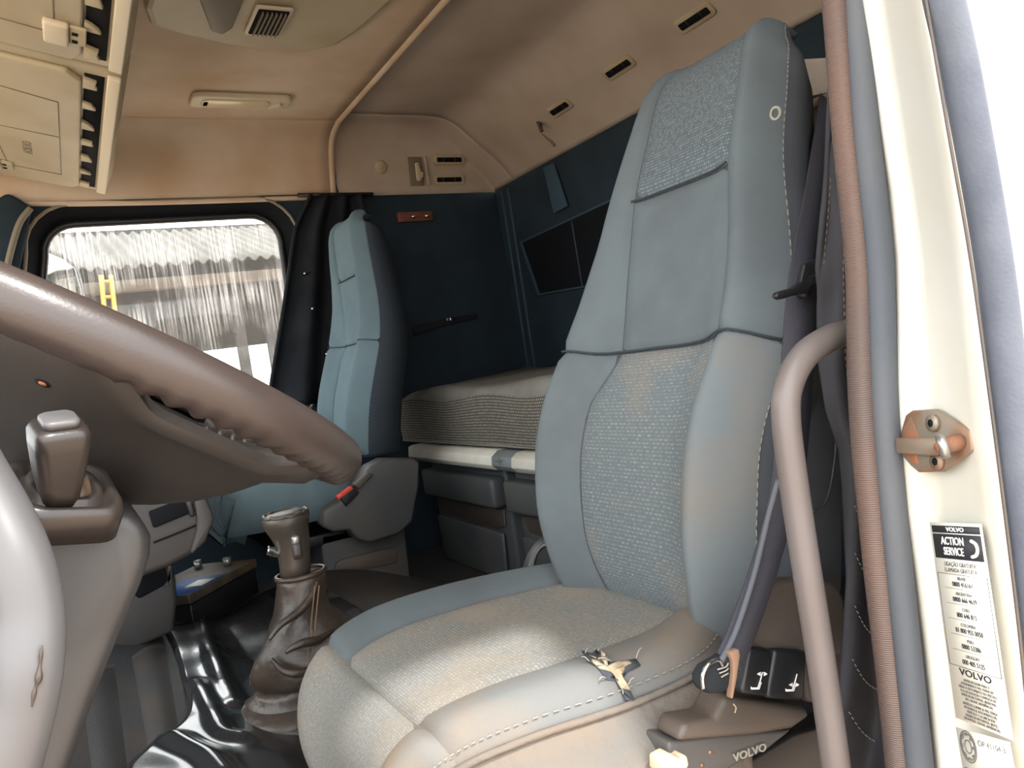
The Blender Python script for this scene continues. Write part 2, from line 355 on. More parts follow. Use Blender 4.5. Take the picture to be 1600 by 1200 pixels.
prism('fabric_strap', [at(a, b, 'x', XR) for a, b in ((851, 262), (867, 255), (889, 322), (868, 334))], (-.008, 0, 0), 'navy_light', wr, bevel=.002)
# passenger side wall behind the door
wp = thing('wall_right', (1.1, YP, 0), 'navy fabric side wall beside the bunk', 'wall', kind='structure')
box('wall_panel', (1.13, YP+.015, .61), (.62, .03, 1.2), 'navy_cloth', wp)
box('outer_skin', (.45, YP+.07, 1.34), (2.1, .02, .28), 'white_paint', wp)
px = [(646, 508), (700, 497), (746, 490), (748, 497), (700, 507), (648, 524)]
prism('pocket_edge', [at(a, b, 'y', YP-.012) for a, b in px], (0, .012, 0), 'black_cloth', wp, bevel=.002)
# passenger door with window
dp = thing('door_1', (.3, YP, 0), 'dark passenger door panel around the side window', 'door', kind='structure')
wx0, wx1, wz0, wz1 = -.03, .645, .56, 1.165
def ring_window(d, y, r): # rounded window outline grown by d
    o = []
    for cx, cz, a0 in ((wx1, wz1, 0), (wx0+.035, wz1-.005, 90), (wx0-.06, wz0, 180), (wx1-.01, wz0, 270)):
        sx = -1 if cx > .3 else 1; sz = -1 if cz > .9 else 1
        for i in range(7):
            a = math.radians(a0+15*i); o.append(Vector((cx+sx*r+(r+d)*math.cos(a), y, cz+sz*r+(r+d)*math.sin(a))))
    return o
def rect_ring(x0, x1, z0, z1, y, n=7):
    o = []
    for cx, cz in ((x1, z1), (x0, z1), (x0, z0), (x1, z0)): o += [Vector((cx, y, cz))]*n
    return o
def ring_band(name, a, b, m, parent, **k):
    n = len(a); return mk(name, a+b, [(i, (i+1) % n, n+(i+1) % n, n+i) for i in range(n)], m, parent, **k)
ring_band('door_panel', ring_window(.05, YP, .08), rect_ring(-.6, .84, -.05, 1.26, YP), 'navy_cloth', dp, solid=.03, smooth=False)
ring_band('window_reveal', ring_window(.055, YP-.016, .08), ring_window(.012, YP+.05, .08), 'dark_recess', dp)
win = thing('window_1', (.3, YP+.05, wz0), 'passenger side window with dusty streaked glass', 'window', kind='structure')
sweep('rubber_seal', ring_window(.006, YP+.05, .08), .011, 'black_plastic', win, closed=True, raw=True, seg=10, up=(0, 1, 0))
sweep('trim_bead', ring_window(.047, YP-.018, .08), .005, 'beige_dark', win, closed=True, raw=True, seg=8, up=(0, 1, 0))
o_ = ring_window(.004, YP+.05, .08); mk('pane', o_, [tuple(range(len(o_)))], 'dirty_glass', win, smooth=False)
# dark quarter trim ahead of the window
slab('trim_1', [(-40, 330), (12, 300), (50, 322), (20, 470), (-40, 470)], YP-.05, YP-.02, 'navy_cloth', label='dark windscreen pillar trim ahead of passenger window', cat='trim', kind='structure', bevel=.01)
sweep('trim_2', [at(48, 325, 'y', YP-.06), at(30, 350, 'y', YP-.06), at(15, 400, 'y', YP-.06), at(8, 440, 'y', YP-.06)], .008, 'beige_dark', label='curved grey bead on the windscreen pillar', cat='trim', kind='structure')
# front: bulkhead below the windscreen, header above, windscreen glass
wf = thing('wall_front', (-.6, 1.35, 0), 'cab front bulkhead under the windscreen', 'wall', kind='structure')
box('bulkhead', (-.60, 1.37, .2), (.04, 2.2, .75), 'dash_plastic', wf)
box('header', (-.56, 1.37, 1.36), (.06, 2.2, .20), 'headliner', wf)
w2 = thing('window_2', (-.62, 1.37, .55), 'large windscreen at the front of the cab', 'window', kind='structure')
mk('pane', [(-.66, .36, .57), (-.66, 2.38, .57), (-.58, 2.38, 1.28), (-.58, .36, 1.28)], [(0, 1, 2, 3)], 'clear_glass', w2, smooth=False)

# ------------------------------------------------------------------ driver door pillar (white), seals
rows = [-700, -300, 0, 100, 200, 300, 400, 500, 600, 650, 700, 800, 900, 1000, 1100, 1200, 1500]
Lx = [1236, 1300, 1348, 1362, 1375, 1390, 1400, 1402, 1402, 1404, 1408, 1418, 1432, 1445, 1456, 1466, 1500]
Rx = [1365, 1412, 1447, 1465, 1483, 1500, 1517, 1532, 1545, 1552, 1558, 1570, 1583, 1596, 1606, 1616, 1640]
pil = thing('wall_left', (.45, .28, 0), 'white painted door pillar with rust streaks', 'pillar', kind='structure')
JIN, JOUT = .315, .235
rings = []
for r_, a, b in zip(rows, Lx, Rx):
    i_ = at(a, r_, 'y', JIN); o_ = at(b, r_, 'y', JOUT)
    q = lambda t, d=0: i_.lerp(o_, t)+Vector((d, d*.7, 0))
    rings.append([i_+Vector((.30, .03, 0)), i_+Vector((.02, .02, 0)), q(.0), q(.12, .003), q(.2, .010), q(.45, .011), q(.68, .009), q(.8, .002), q(.92, -.001), q(1.0, .002), o_+Vector((.02, -.01, 0)), o_+Vector((.9, -.02, 0)), o_+Vector((.9, .06, 0))])
loft('pillar_skin', rings, 'white_paint', pil)
# header over the door opening (casts the roof shadow) and side skin behind the pillar
box('door_header', (.15, .30, 1.30), (1.6, .07, .20), 'white_paint', pil, bevel=.01)
box('side_skin', (1.20, .30, .62), (.55, .03, 1.5), 'white_paint', pil)
def px_path(lst, y): return [at(a, b, 'y', y) for a, b in lst]
t3 = sweep('trim_3', px_path([(1285, -120), (1307, 0), (1323, 200), (1343, 400), (1346, 500), (1348, 600), (1354, 700), (1364, 800), (1374, 900), (1386, 1000), (1397, 1100), (1410, 1230)], .335), .0098, 'ribbed_brown', label='brown ribbed edge trim along the door opening', cat='door trim', kind='structure')
sweep('inner_lip', px_path([(1300, -120), (1322, 0), (1338, 200), (1358, 400), (1361, 500), (1363, 600), (1369, 700), (1379, 800), (1389, 900), (1401, 1000), (1412, 1100), (1425, 1230)], .329), .0052, 'lip_brown', t3)
t4 = sweep('trim_4', px_path([(1335, -100), (1341, 0), (1354, 200), (1374, 400), (1380, 560), (1384, 650), (1396, 800), (1416, 1000), (1440, 1230)], .322), .0088, 'rubber', label='flat grey rubber seal beside the ribbed trim', cat='seal', kind='structure')
t5 = sweep('trim_5', px_path([(1455, -100), (1475, 0), (1503, 130), (1550, 400), (1575, 600), (1600, 800), (1625, 1000), (1650, 1200)], .230), .0098, 'outer_rubber', label='thick blue-grey outer door seal at the photo edge', cat='seal', kind='structure', seg=18)
sweep('trim_6', px_path([(1438, -60), (1447, 0), (1481, 200), (1516, 400), (1544, 600), (1570, 800), (1594, 1000), (1614, 1200)], .2335), .0009, 'trim_plastic', label='thin rusty line beside the outer door seal', cat='trim', kind='structure')

# ------------------------------------------------------------------ seats
def seat_builder(root, off, cy, pats, mats_, cush_cy, xc, skew=1):
    dx, dz = off
    zc = [.300, .36, .45, .53, .60, .68, .78, .86, .915, .942, .953, .946]
    ww = [.142, .164, .177, .181, .181, .168, .146, .133, .122, .110, .098, .088]
    tt = [i/11 for i in range(12)]
    CL = catmull([(a, b, c) for a, b, c in zip(xc, zc, ww)], 6)
    NT = len(CL)-1
    def cl(t):
        f_ = min(max(t, 0), 1)*NT; i = min(int(f_), NT-1); a = f_-i
        p = CL[i]*(1-a)+CL[i+1]*a
        j0, j1 = max(i-2, 0), min(i+3, NT); d = CL[j1]-CL[j0]; l = math.hypot(d[0], d[1])
        return p, (-d[1]/l, d[0]/l)
    def hs(s, t):
        a = abs(s); b = interp(t, [0, .15, .35, .5, 1], [.020, .034, .026, .012, .004])
        return b*math.exp(-((a-.76)/.2)**2)-.030*smooth01(.74, 1.0, a)*(1-.8*smooth01(.78, .97, t))
    cyt = lambda z: cy+(.020*smooth01(.62, .85, z)+.010*smooth01(.60, .48, z))*skew
    def FB(s, t, o=0):
        p, n_ = cl(t); h = hs(s, t)+o
        return Vector((p[0]+dx+n_[0]*h, cyt(p[1])+s*p[2], p[1]+dz+n_[1]*h))
    ss = [-1+2*i/28 for i in range(29)]
    rings = []
    for k in range(45):
        t = k/44; p, n_ = cl(t); T = interp(t, [0, .4, .7, .9, 1], [.115, .105, .080, .062, .014])
        r = [FB(s, t, -.003) for s in ss]
        for s in (1.02, .9, .5, 0, -.5, -.9, -1.02):
            d_ = T if abs(s) < .95 else T*.55
            r.append(Vector((p[0]+dx-n_[0]*d_, cyt(p[1])+s*p[2]*(.97 if abs(s) < 1 else 1.0), p[1]+dz-n_[1]*d_)))
        rings.append(r)
    loft('back_cover', rings, mats_['cover'], root)
    t_of = lambda z: float(np.interp(z, [c[1] for c in CL], [i/NT for i in range(NT+1)]))
    tl, th = t_of(.602), t_of(.785)
    def patch(name, s0, s1, t0, t1, m, puff=.004, nu=14, nv=24, bend=0):
        def fn(u, v):
            t = t0+(t1-t0)*v; a = s0(t) if callable(s0) else s0; b = s1(t) if callable(s1) else s1
            s = a+(b-a)*u; tb = t+bend*(1-(2*u-1)**2)*((1-v) if bend < 0 else 1)*0
            e = min(u*abs(b-a)*.19, (1-u)*abs(b-a)*.19, v*(t1-t0)*.8, (1-v)*(t1-t0)*.8)
            return FB(s, tb, -.0035+puff*1.6*(1-math.exp(-max(e, 0)/.0045)))
        def uv(u, v):
            t = t0+(t1-t0)*v; a = s0(t) if callable(s0) else s0; b = s1(t) if callable(s1) else s1
            return ((a+(b-a)*u)*.17, t*.78)
        return grid(name, fn, nu, nv, m, root, uv)
    ci = lambda t: interp(t, [0, .12, .3, tl, th, .86, 1], [.40, .50, .45, .29, .52, .66, .68])   # far edge of the middle panels
    cn = lambda t: interp(t, [0, .12, .3, tl, th, .86, 1], [.50, .60, .64, .66, .62, .60, .60])   # near edge
    patch('lumbar_panel', lambda t: -cn(t), lambda t: ci(t), .015, tl, pats['lumbar'])
    patch('shoulder_panel', lambda t: -cn(t), lambda t: ci(t), tl, th, mats_['cloth'])
    patch('headrest_panel', lambda t: -cn(t), lambda t: ci(t), th, .93, pats['head'])
    for sg in (-1, 1):
        e = .97
        A = (lambda t: -e) if sg < 0 else (lambda t: ci(t)); B = (lambda t: -cn(t)) if sg < 0 else (lambda t: e)
        patch('bolster_lower', A, B, .01, tl, mats_['bolster'] if sg < 0 else mats_['cloth'])
        patch('bolster_upper', A, B, tl, .955, mats_['cloth'], nv=36)
    V = []; F = []
    def dash(p, q, up, wd=.0009, hh=.0006):
        d = q-p; sd = d.cross(up).normalized()*wd/2; b = len(V); u_ = up*hh
        V.extend([p-sd, p+sd, q+sd, q-sd, p-sd+u_, p+sd+u_, q+sd+u_, q-sd+u_])
        F.extend([(b+a for a in f_) for f_ in ()]); F.extend([tuple(b+a for a in f_) for f_ in ((4, 5, 6, 7), (0, 1, 5, 4), (1, 2, 6, 5), (2, 3, 7, 6), (3, 0, 4, 7))])
    for k in range(95):
        t0_ = .03+k*.0095; p = FB(-.965, t0_, .001); q = FB(-.965, t0_+.0055, .001)
        dash(p, q, Vector((-.6, -.8, 0)))
    mk('stitching', V, F, mats_['stitch'], root, False)
    # seam lines
    sweep('seam', [FB(-.97+1.94*i/30, tl, .0015+.0005*math.sin(i)) for i in range(31)], .0013, 'seam', root, raw=True, seg=6)
    sweep('seam', [FB(-cn(th)+(ci(th)+cn(th))*i/16, th, .002) for i in range(17)], .0014, 'seam', root, raw=True, seg=6)
    # ---------- cushion
    CDZ = .95
    cp = [(.225, .165), (.185, .20), (.170, .245), (.178, .292), (.21, .321), (.27, .333), (.36, .331), (.45, .327), (.53, .327)]
    cw = [.125, .140, .155, .172, .196, .220, .234, .222, .172]
    CC = catmull([(a[0], a[1], b) for a, b in zip(cp, cw)], 6); NC = len(CC)-1
    def cc_(t):
        f_ = min(max(t, 0), 1)*NC; i = min(int(f_), NC-1); a = f_-i; p = CC[i]*(1-a)+CC[i+1]*a
        d = CC[min(i+3, NC)]-CC[max(i-2, 0)]; l = math.hypot(d[0], d[1]); return p, (-d[1]/l, d[0]/l)
    def FC(s, t, o=0):
        p, n_ = cc_(t); a = abs(s); h = .014*math.exp(-((a-.72)/.2)**2)-.040*smooth01(.72, 1.0, a)**1.3+o
        return Vector((p[0]+dx+n_[0]*h, cush_cy+s*p[2], p[1]+dz*CDZ+n_[1]*h))
    rings = []
    for k in range(41):
        t = k/40; p, n_ = cc_(t); r = [FC(s, t, -.003) for s in ss]
        zb = .19 if t > .35 else .17
        for j, s in enumerate((1.01, 1.0, .6, 0, -.6, -1.0, -1.01)):
            z_ = min(zb, p[1]-.01)+dz*CDZ; x_ = p[0]+dx
            if j in (0, 6): z_ = (FC(1 if s > 0 else -1, t).z+z_)/2; x_ = FC(1 if s > 0 else -1, t).x*.5+x_*.5
            if p[0] < .2: x_ = max(x_, .17+dx)
            wrk = .006*math.sin(t*60+j*1.3) if j in (0, 6) else 0
            r.append(Vector((x_, cush_cy+s*p[2]*.985+wrk*.6, z_+wrk)))
        rings.append(r)
    loft('cushion', rings, mats_['skirt'], root)
    def cpatch(name, s0, s1, t0, t1, m, nu=16, nv=26, puff=.004):
        def fn(u, v):
            s = s0+(s1-s0)*u; t = t0+(t1-t0)*v; e = min(u*abs(s1-s0)*.23, (1-u)*abs(s1-s0)*.23, v*(t1-t0)*.6, (1-v)*(t1-t0)*.6)
            return FC(s, t, -.0035+puff*1.6*(1-math.exp(-max(e, 0)/.005)))
        return grid(name, fn, nu, nv, m, root, lambda u, v: ((s0+(s1-s0)*u)*.23, (t0+(t1-t0)*v)*.6))
    cpatch('seat_panel', -.50, .50, .50, .99, pats['cush'])
    cpatch('front_panel', -.55, .90, .03, .50, pats['cush'])
    cpatch('side_bolster', -.86, -.50, .50, .99, mats_['edge']); cpatch('side_bolster', -.86, -.55, .03, .50, mats_['edge'])
    cpatch('side_bolster', .50, .95, .50, .99, mats_['cloth']); cpatch('side_bolster', .90, .98, .03, .50, mats_['cloth'])
    sweep('piping', [FC(-.87, .04+.95*i/40, .001) for i in range(41)], .0032, mats_['pipe'], root, raw=True, seg=8)
    V.clear(); F.clear()
    for k in range(70):
        a = .05+k*.0132; dash(FC(-.84, a, .003), FC(-.84, a+.007, .003), Vector((-.2, -.5, .8)))
    mk('stitching', V, F, mats_['stitch'], root, False)
    return FB, FC

ds = thing('driver_seat', (.40, .68, 0), 'worn blue-grey driver seat with torn cushion in front', 'seat')
FB, FC = seat_builder(ds, (0, 0), .665, {'lumbar': 'lumbar_weave', 'head': 'headrest_weave', 'cush': 'cushion_weave'},
    {'cover': 'seat_back_cloth', 'cloth': 'seat_cloth', 'bolster': 'seat_cloth_dirty', 'edge': 'cushion_edge', 'skirt': 'skirt_cloth', 'stitch': 'stitch', 'pipe': 'skirt_cloth'}, .712,
    [.515, .505, .508, .525, .560, .598, .645, .685, .712, .735, .765, .795])
# tear with foam on the near bolster
def to_px(p):
    c_ = MW.T @ (np.array(p)-CAM); return 800+FPX*c_[0]/-c_[2], 600-FPX*c_[1]/-c_[2]
ST = [(-.95+i*.012, .40+j*.01) for i in range(60) for j in range(58)]
STP = np.array([to_px(FC(a, b, .003)) for a, b in ST])
def on_cushion(px, py, o):
    k = int(np.argmin(np.hypot(STP[:, 0]-px, STP[:, 1]-py))); return FC(ST[k][0], ST[k][1], o)
tear = [(914, 1024), (930, 1027), (936, 1020), (940, 1032), (952, 1041), (972, 1037), (990, 1036), (994, 1044), (976, 1050), (973, 1062), (981, 1078), (986, 1096), (974, 1088), (962, 1068), (950, 1058), (934, 1048), (922, 1036)]
def patch_poly(name, pts, o, m, sc_):
    cx_ = sum(p[0] for p in pts)/len(pts); cy_ = sum(p[1] for p in pts)/len(pts); V = [on_cushion(cx_, cy_, o)]
    for r_ in (.5, 1): V += [on_cushion(cx_+(a-cx_)*r_*sc_, cy_+(b-cy_)*r_*sc_, o+random.uniform(-.0004, .0012)*(2-r_)) for a, b in pts]
    n_ = len(pts); F = [(0, 1+k, 1+(k+1) % n_) for k in range(n_)]+[(1+k, 1+n_+k, 1+n_+(k+1) % n_, 1+(k+1) % n_) for k in range(n_)]
    return mk(name, V, F, m, ds, True, solid=.0008)
patch_poly('tear_edge', tear, .0042, 'seat_back_cloth', 1.12)
patch_poly('torn_foam', tear, .0056, 'foam', .86)
for k in range(9):
    a = on_cushion(*tear[(k*2) % 17], .005); b = a+Vector((random.uniform(-.012, .012), random.uniform(-.008, .008), random.uniform(.001, .006)))
    sweep('loose_thread', [a, (a+b)/2+Vector((0, 0, .002)), b], .0006, 'stitch', ds, seg=5, n=3)
mk('vent_grommet', *(lambda c: ([c+Vector((0, 0, 0))+Vector((math.cos(a)*.0, math.cos(a)*r, math.sin(a)*r)) for r in (.0045, .007) for a in [2*math.pi*i/16 for i in range(16)]], [(i, (i+1) % 16, 16+(i+1) % 16, 16+i) for i in range(16)]))(at(1212, 177, 'y', .515)), 'stitch', ds, solid=.002)
# driver seat: side controls, base
slab('control_cover', [(1163, 1010), (1175, 975), (1200, 925), (1225, 907), (1290, 908), (1315, 925), (1322, 960), (1320, 1022), (1240, 1018)], .452, .47, 'trim_plastic', ds, smoothn=4, bevel=.010, bseg=4)
slab('control_back', [(1255, 1000), (1322, 1000), (1310, 1105), (1262, 1098)], .47, .49, 'trim_plastic', ds, bevel=.004)
RS = []
for a, b in (((1172, 1012), (1206, 1085)), ((1212, 1015), (1262, 1092))):
    x0, y0 = a; x1, y1 = b
    RS.append(slab('rocker_switch', [(x0, y0), (x1, y0+4), (x1-5, y1+4), (x0-12, y1), (x0-12, y1-10)], .446, .475, 'black_plastic', ds, bevel=.003))
def icon(px, y, flip, ds):
    c = at(px[0], px[1], 'y', y); ex = at(px[0]+10, px[1], 'y', y)-c; ey = at(px[0], px[1]-10, 'y', y)-c
    P = lambda a, b: c+ex*a+ey*b
    sweep('seat_icon', [P(-.7, -1.2), P(.2, -1.2), P(.55, -.2), P(.95, 1.3)], .0005, 'white_print', ds, seg=6, raw=True)
    sweep('seat_icon', [P(-.8, -1.0), P(-.8, -1.35), P(.4, -1.35), P(.75, -.3)], .00045, 'white_print', ds, seg=6, raw=True)
    q = (.9, 1.0) if not flip else (.5, -.4)
    for s in (-1, 1): mk('arrow_icon', [P(q[0]+s*.25, q[1]+.35), P(q[0]+s*.25, q[1]-.35), P(q[0]+s*.85, q[1]), P(q[0]+s*.25, q[1]+.1)+Vector((0, -.0006, 0))], [(0, 3, 2), (3, 1, 2), (0, 1, 3)], 'white_print', ds)
icon((1182, 1063), .4455, False, RS[0]); icon((1236, 1066), .4455, True, RS[1])
slab('base_side', [(1070, 1130), (1118, 1122), (1135, 1088), (1160, 1092), (1262, 1105), (1268, 1120), (1240, 1140), (1180, 1150), (1060, 1160)], .46, .49, 'trim_plastic', ds, bevel=.006, bseg=3)
bpl = slab('base_plate', [(1045, 1160), (1128, 1148), (1240, 1140), (1200, 1172), (1150, 1196), (1100, 1230), (1045, 1230)], .468, .53, 'dark_plastic', ds, bevel=.003)
c = at(1172, 1176, 'y', .4665); text('lettering', 'VOLVO', .0092, c, at(1204, 1163, 'y', .4665)-at(1140, 1186, 'y', .4665), (0, 0, 1), 'stitch', bpl, sx=1.25, bold=.0002)
for a, b in ((1111, 1176), (1098, 1196)): 
    q = at(a, b, 'y', .467); sweep('screw', [q, q+Vector((0, .004, 0))], .0016, 'rust_metal', bpl, raw=True, seg=10)
slab('broken_clip', [(1040, 1192), (1056, 1182), (1066, 1188), (1074, 1180), (1078, 1196), (1066, 1215), (1040, 1215)], .455, .475, 'lens', ds, bevel=.002)
sweep('strap_loop', [at(822, 900, 'y', .93), at(832, 868, 'y', .93), at(848, 848, 'y', .92), at(870, 842, 'y', .90)], 0, 'grey_plastic', ds, prof=[(-.012, -.0015), (.012, -.0015), (.012, .0015), (-.012, .0015)], up=(-.5, 0, .8))
slab('added_dark_slab', [(1060, 1250), (1150, 1200), (1240, 1145), (1330, 1120), (1420, 1150), (1430, 1500), (1060, 1500)], .50, .53, 'black_plastic', ds, bevel=.004)  # black slab added to cover the sunlit floor and keep this corner dark
slab('rear_shell', [(1250, 560), (1296, 610), (1316, 680), (1322, 780), (1318, 930), (1240, 940), (1235, 700)], .485, .515, 'seat_back_cloth', ds, bevel=.006)
box('suspension_base', (.42, .70, .09), (.34, .34, .19), 'black_plastic', ds, bevel=.02)
box('slide_rail', (.27, .88, .165), (.22, .025, .02), 'dark_plastic', ds, bevel=.003)

ps = thing('passenger_seat', (.50, 2.07, 0), 'clean blue passenger seat beside the black curtain', 'seat')
seat_builder(ps, (.085, .11), 2.075, {'lumbar': 'far_seat_cloth', 'head': 'far_seat_cloth', 'cush': 'far_seat_cloth'},
    {'cover': 'far_back_cloth', 'cloth': 'far_seat_cloth', 'bolster': 'far_seat_cloth', 'edge': 'far_seat_cloth', 'skirt': 'far_seat_cloth', 'stitch': 'seam', 'pipe': 'far_seat_cloth'}, 2.075,
    [.540, .545, .562, .586, .608, .622, .628, .630, .634, .645, .668, .698], 0)
bx = [(646, 716), (602, 717), (580, 728), (556, 762), (530, 785), (507, 798), (505, 822), (520, 832), (547, 828), (558, 842), (578, 849), (625, 834), (645, 815), (655, 760), (656, 722)]
scv = slab('side_cover', bx, 1.80, 1.87, 'dark_plastic', ps, bevel=.008, bseg=3)
slab('buckle_body', [(531, 776), (553, 758), (562, 770), (541, 792)], 1.792, 1.81, 'black_plastic', scv, bevel=.002)
slab('buckle_button', [(527, 776), (549, 760), (552, 764), (530, 781)], 1.789, 1.81, 'red_button', scv, bevel=.001)
slab('buckle_sleeve', [(552, 757), (577, 738), (584, 742), (562, 765)], 1.790, 1.81, 'trim_plastic', scv, bevel=.003)
pp = [at(a, b, 'y', 1.90) for a, b in ((500, 836), (632, 815), (632, 868), (636, 885), (505, 912))]
ped = prism('pedestal', [q for q in pp[:2]]+[Vector((pp[3].x, 1.90, -.0)), Vector((pp[0].x-.01, 1.90, -.0))], (0, .34, 0), 'dark_plastic', ps, bevel=.006)
slab('pedestal_panel', [(522, 892), (526, 878), (540, 872), (610, 856), (620, 858), (622, 872), (620, 880), (524, 900)], 1.895, 1.905, 'trim_plastic', ped, bevel=.003)
box('seat_frame', (.50, 2.07, .235), (.30, .34, .03), 'black_plastic', ps, bevel=.004)

# ------------------------------------------------------------------ bunk, lockers
mb = thing('bunk_mattress', (1.15, 1.4, .385), 'grey woven bunk mattress against the back wall', 'mattress')
rings = []
for k in range(23):
    v = k/22; y = 2.37-1.9*v
    sh = .0 if 0 < k < 22 else .02
    e = 1-max(0, 1-min(v, 1-v)/.03)**2 if True else 1
    r = []
    for a, b in rounded(.51, .165, .035, 4):
        q = .012*math.sin(v*21+a*9) if b > 0 else 0
        r.append(Vector((1.165+a*(.96+.04*e), y, .47+b*(.82+.18*e)+q*.6+.012*(a > 0)*1.0)))
    rings.append(r)
loft('mattress_body', rings, 'mattress_top', mb)
grid('woven_side', lambda u, v: (.9055-.004*math.sin(math.pi*v)-.002*math.sin(u*30), 2.345-1.75*u, .398+.125*v+.006*math.sin(u*23)*v), 60, 6, 'mattress_weave', mb, lambda u, v: (1.75*u, .125*v))
sweep('piping', [(.91, 2.35-1.8*i/50, .396) for i in range(51)], .005, 'mattress_top', mb, raw=True, seg=6)
rl = thing('bunk_rail', (.89, 1.5, .34), 'cream plastic bunk edge rail under the mattress', 'rail')
def rail_seg(name, y0, y1, m, g=0):
    pr = [(.875-g, .352), (.890-g, .337), (.93, .337), (.93, .386), (.896-g, .386), (.878-g, .374)]
    return prism(name, [Vector((a, y0, b)) for a, b in pr], (0, y1-y0, 0), m, rl, bevel=.0025)
rail_seg('rail_section', 2.245, 1.700, 'cream_rail'); rail_seg('release_latch', 1.698, 1.600, 'grey_latch', -.001); rail_seg('rail_section', 1.598, .55, 'cream_rail')
prism('rail_tip', [Vector((.89, 2.245, .337)), Vector((.89, 2.275, .35)), Vector((.89, 2.275, .378)), Vector((.89, 2.245, .386))], (.04, 0, 0), 'cream_rail', rl, bevel=.003)
c = Vector((.8745, 1.65, .366)); sweep('latch_mark', [c+Vector((0, .014, -.002)), c+Vector((0, -.014, .002))], .0012, 'beige_dark', rl, raw=True, seg=5); sweep('latch_mark', [c+Vector((0, 0, -.008)), c+Vector((0, 0, .008))], .0012, 'beige_dark', rl, raw=True, seg=5)
def locker(y0, y1, label):
    r = thing('storage_locker', (1.0, (y0+y1)/2, 0), label, 'locker', 'lockers under the bunk')
    ym = (y0+y1)/2; wd = y0-y1
    loft('front', [[Vector((.955+.015*smooth01(.2, .3, z)*0+ex_, y0-.012*(z < .1)-ix, z)) for ex_, ix in ((0, 0),)]+[Vector((.955+d_, y1+ix_, z)) for d_, ix_ in ((0, 0), (.35, 0))]+[Vector((1.305, y0, z))] for z, in ((.002,), (.10,), (.205,), (.325,))], 'locker_plastic', r, bevel=.012, bseg=3)
    prism('grip_recess', [Vector((.953, y0-.02, .212)), Vector((.953, y1+.02, .212)), Vector((.953, y1+.03, .165)), Vector((.953, y1+.08, .150)), Vector((.953, y0-.05, .165))], (-.006, 0, 0), 'trim_plastic', r, bevel=.004)
    prism('lower_panel', [Vector((.951, y0-.02, .152)), Vector((.951, y1+.035, .146)), Vector((.951, y1+.05, .012)), Vector((.951, y0-.03, .012))], (-.012, 0, 0), 'locker_plastic', r, bevel=.006)
    box('lid', (.938, ym, .262), (.05, wd-.01, .082), 'locker_plastic', r, bevel=.010)
    return r
locker(2.265, 1.785, 'dark grey plastic locker nearest the passenger seat')
locker(1.735, 1.255, 'dark grey plastic locker half hidden behind the driver seat')

# ------------------------------------------------------------------ headliner fittings
def vent(c, ex, ey, n_, w_, h_, label, grp):
    r = thing('air_vent', c, label, 'vent', grp); c, ex, ey, n_ = Vector(c), Vector(ex).normalized(), Vector(ey).normalized(), Vector(n_).normalized()
    fr_ = plate('frame', c, ex, ey, w_, h_, h_*.3, n_*.006, 'beige_plastic', r)
    plate('slot', c+n_*.003, ex, ey, w_*.80, h_*.46, h_*.1, n_*.0045, 'dark_recess', fr_, bevel=.0005)
    for k in (-.2, .18): plate('slat', c+n_*.004+ex*w_*k, ex, ey, w_*.03, h_*.44, h_*.01, n_*.0045, 'grey_plastic', fr_, bevel=0)
    return r
def rear_pt(px, py):  # a point on the sloping rear headliner
    best = None
    for i in range(400):
        x = 1.15+.28*i/400; p = at(px, py, 'x', x); zz = 1.445+float(np.interp(x, [q[0] for q in PX], [q[1] for q in PX]))
        e = abs(p.z-zz)
        if best is None or e < best[0]: best = (e, p, x)
    return best[1]
rn = Vector((-.66, 0, -.75))
for (a, b), lb in (((876, 166), 'small slotted headliner vent nearest the coat hook on back slope'), ((968, 103), 'slotted headliner vent in the middle of the three on back slope'), ((1087, 25), 'slotted headliner vent just left of the driver headrest top')):
    p = rear_pt(a, b); vent(p+rn.normalized()*.004, (0, 1, 0), (.75, 0, -.66), rn, .105 if a < 900 else .115, .038, lb, 'vents on the back slope')
sn = Vector((0, -.98, -.15))
for (a, b), lb in (((701, 250), 'upper slotted vent on the passenger side headliner'), ((701, 281), 'lower slotted vent on the passenger side headliner')):
    p = at(a, b, 'y', 2.378 if b < 260 else 2.392); vent(p, (1, 0, 0), (0, .15, -.98), sn, .118, .034, lb, 'vents on the passenger side')
hk = thing('coat_hook', at(650, 268, 'y', 2.385), 'small coat hook in a square recess on side headliner', 'hook'); c = ORG[hk.name]
plate('recess_plate', c, (1, 0, 0), (0, .12, -1), .052, .095, .004, sn*.003, 'beige_dark', hk); plate('hook_plate', c+sn*.004+Vector((.004, 0, -.002)), (1, 0, 0), (0, .12, -1), .016, .06, .006, sn*.006, 'beige_light', hk)
sweep('hook', [c+Vector((.004, -.012, .02)), c+Vector((.004, -.024, -.01)), c+Vector((.004, -.03, -.026)), c+Vector((.004, -.04, -.012))], .0045, 'beige_plastic', hk)
box('raised_edge', c+Vector((.038, -.004, .0)), (.012, .008, .10), 'headliner_rear', hk, bevel=.003)
pc = thing('plug_cap', at(595, 261, 'y', 2.39), 'round beige plug cap on side headliner', 'cap'); c = ORG[pc.name]
loft('cap', [[c+sn*d_+Vector((r_*math.cos(2*math.pi*i/20), -.15*r_*math.sin(2*math.pi*i/20), r_*math.sin(2*math.pi*i/20))) for i in range(20)] for r_, d_ in ((.022, 0), (.022, .004), (.017, .007), (.0005, .008))], 'beige_plastic', pc)
pc = thing('plug_cap', at(619, 99, 'z', 1.436), 'flat round plug cap on the rear ceiling near the lip', 'cap'); c = ORG[pc.name]
loft('cap', [[c+Vector((r_*math.cos(2*math.pi*i/20), r_*math.sin(2*math.pi*i/20), -d_)) for i in range(20)] for r_, d_ in ((.024, 0), (.024, .004), (.019, .007), (.0005, .008))], 'headliner_rear', pc)
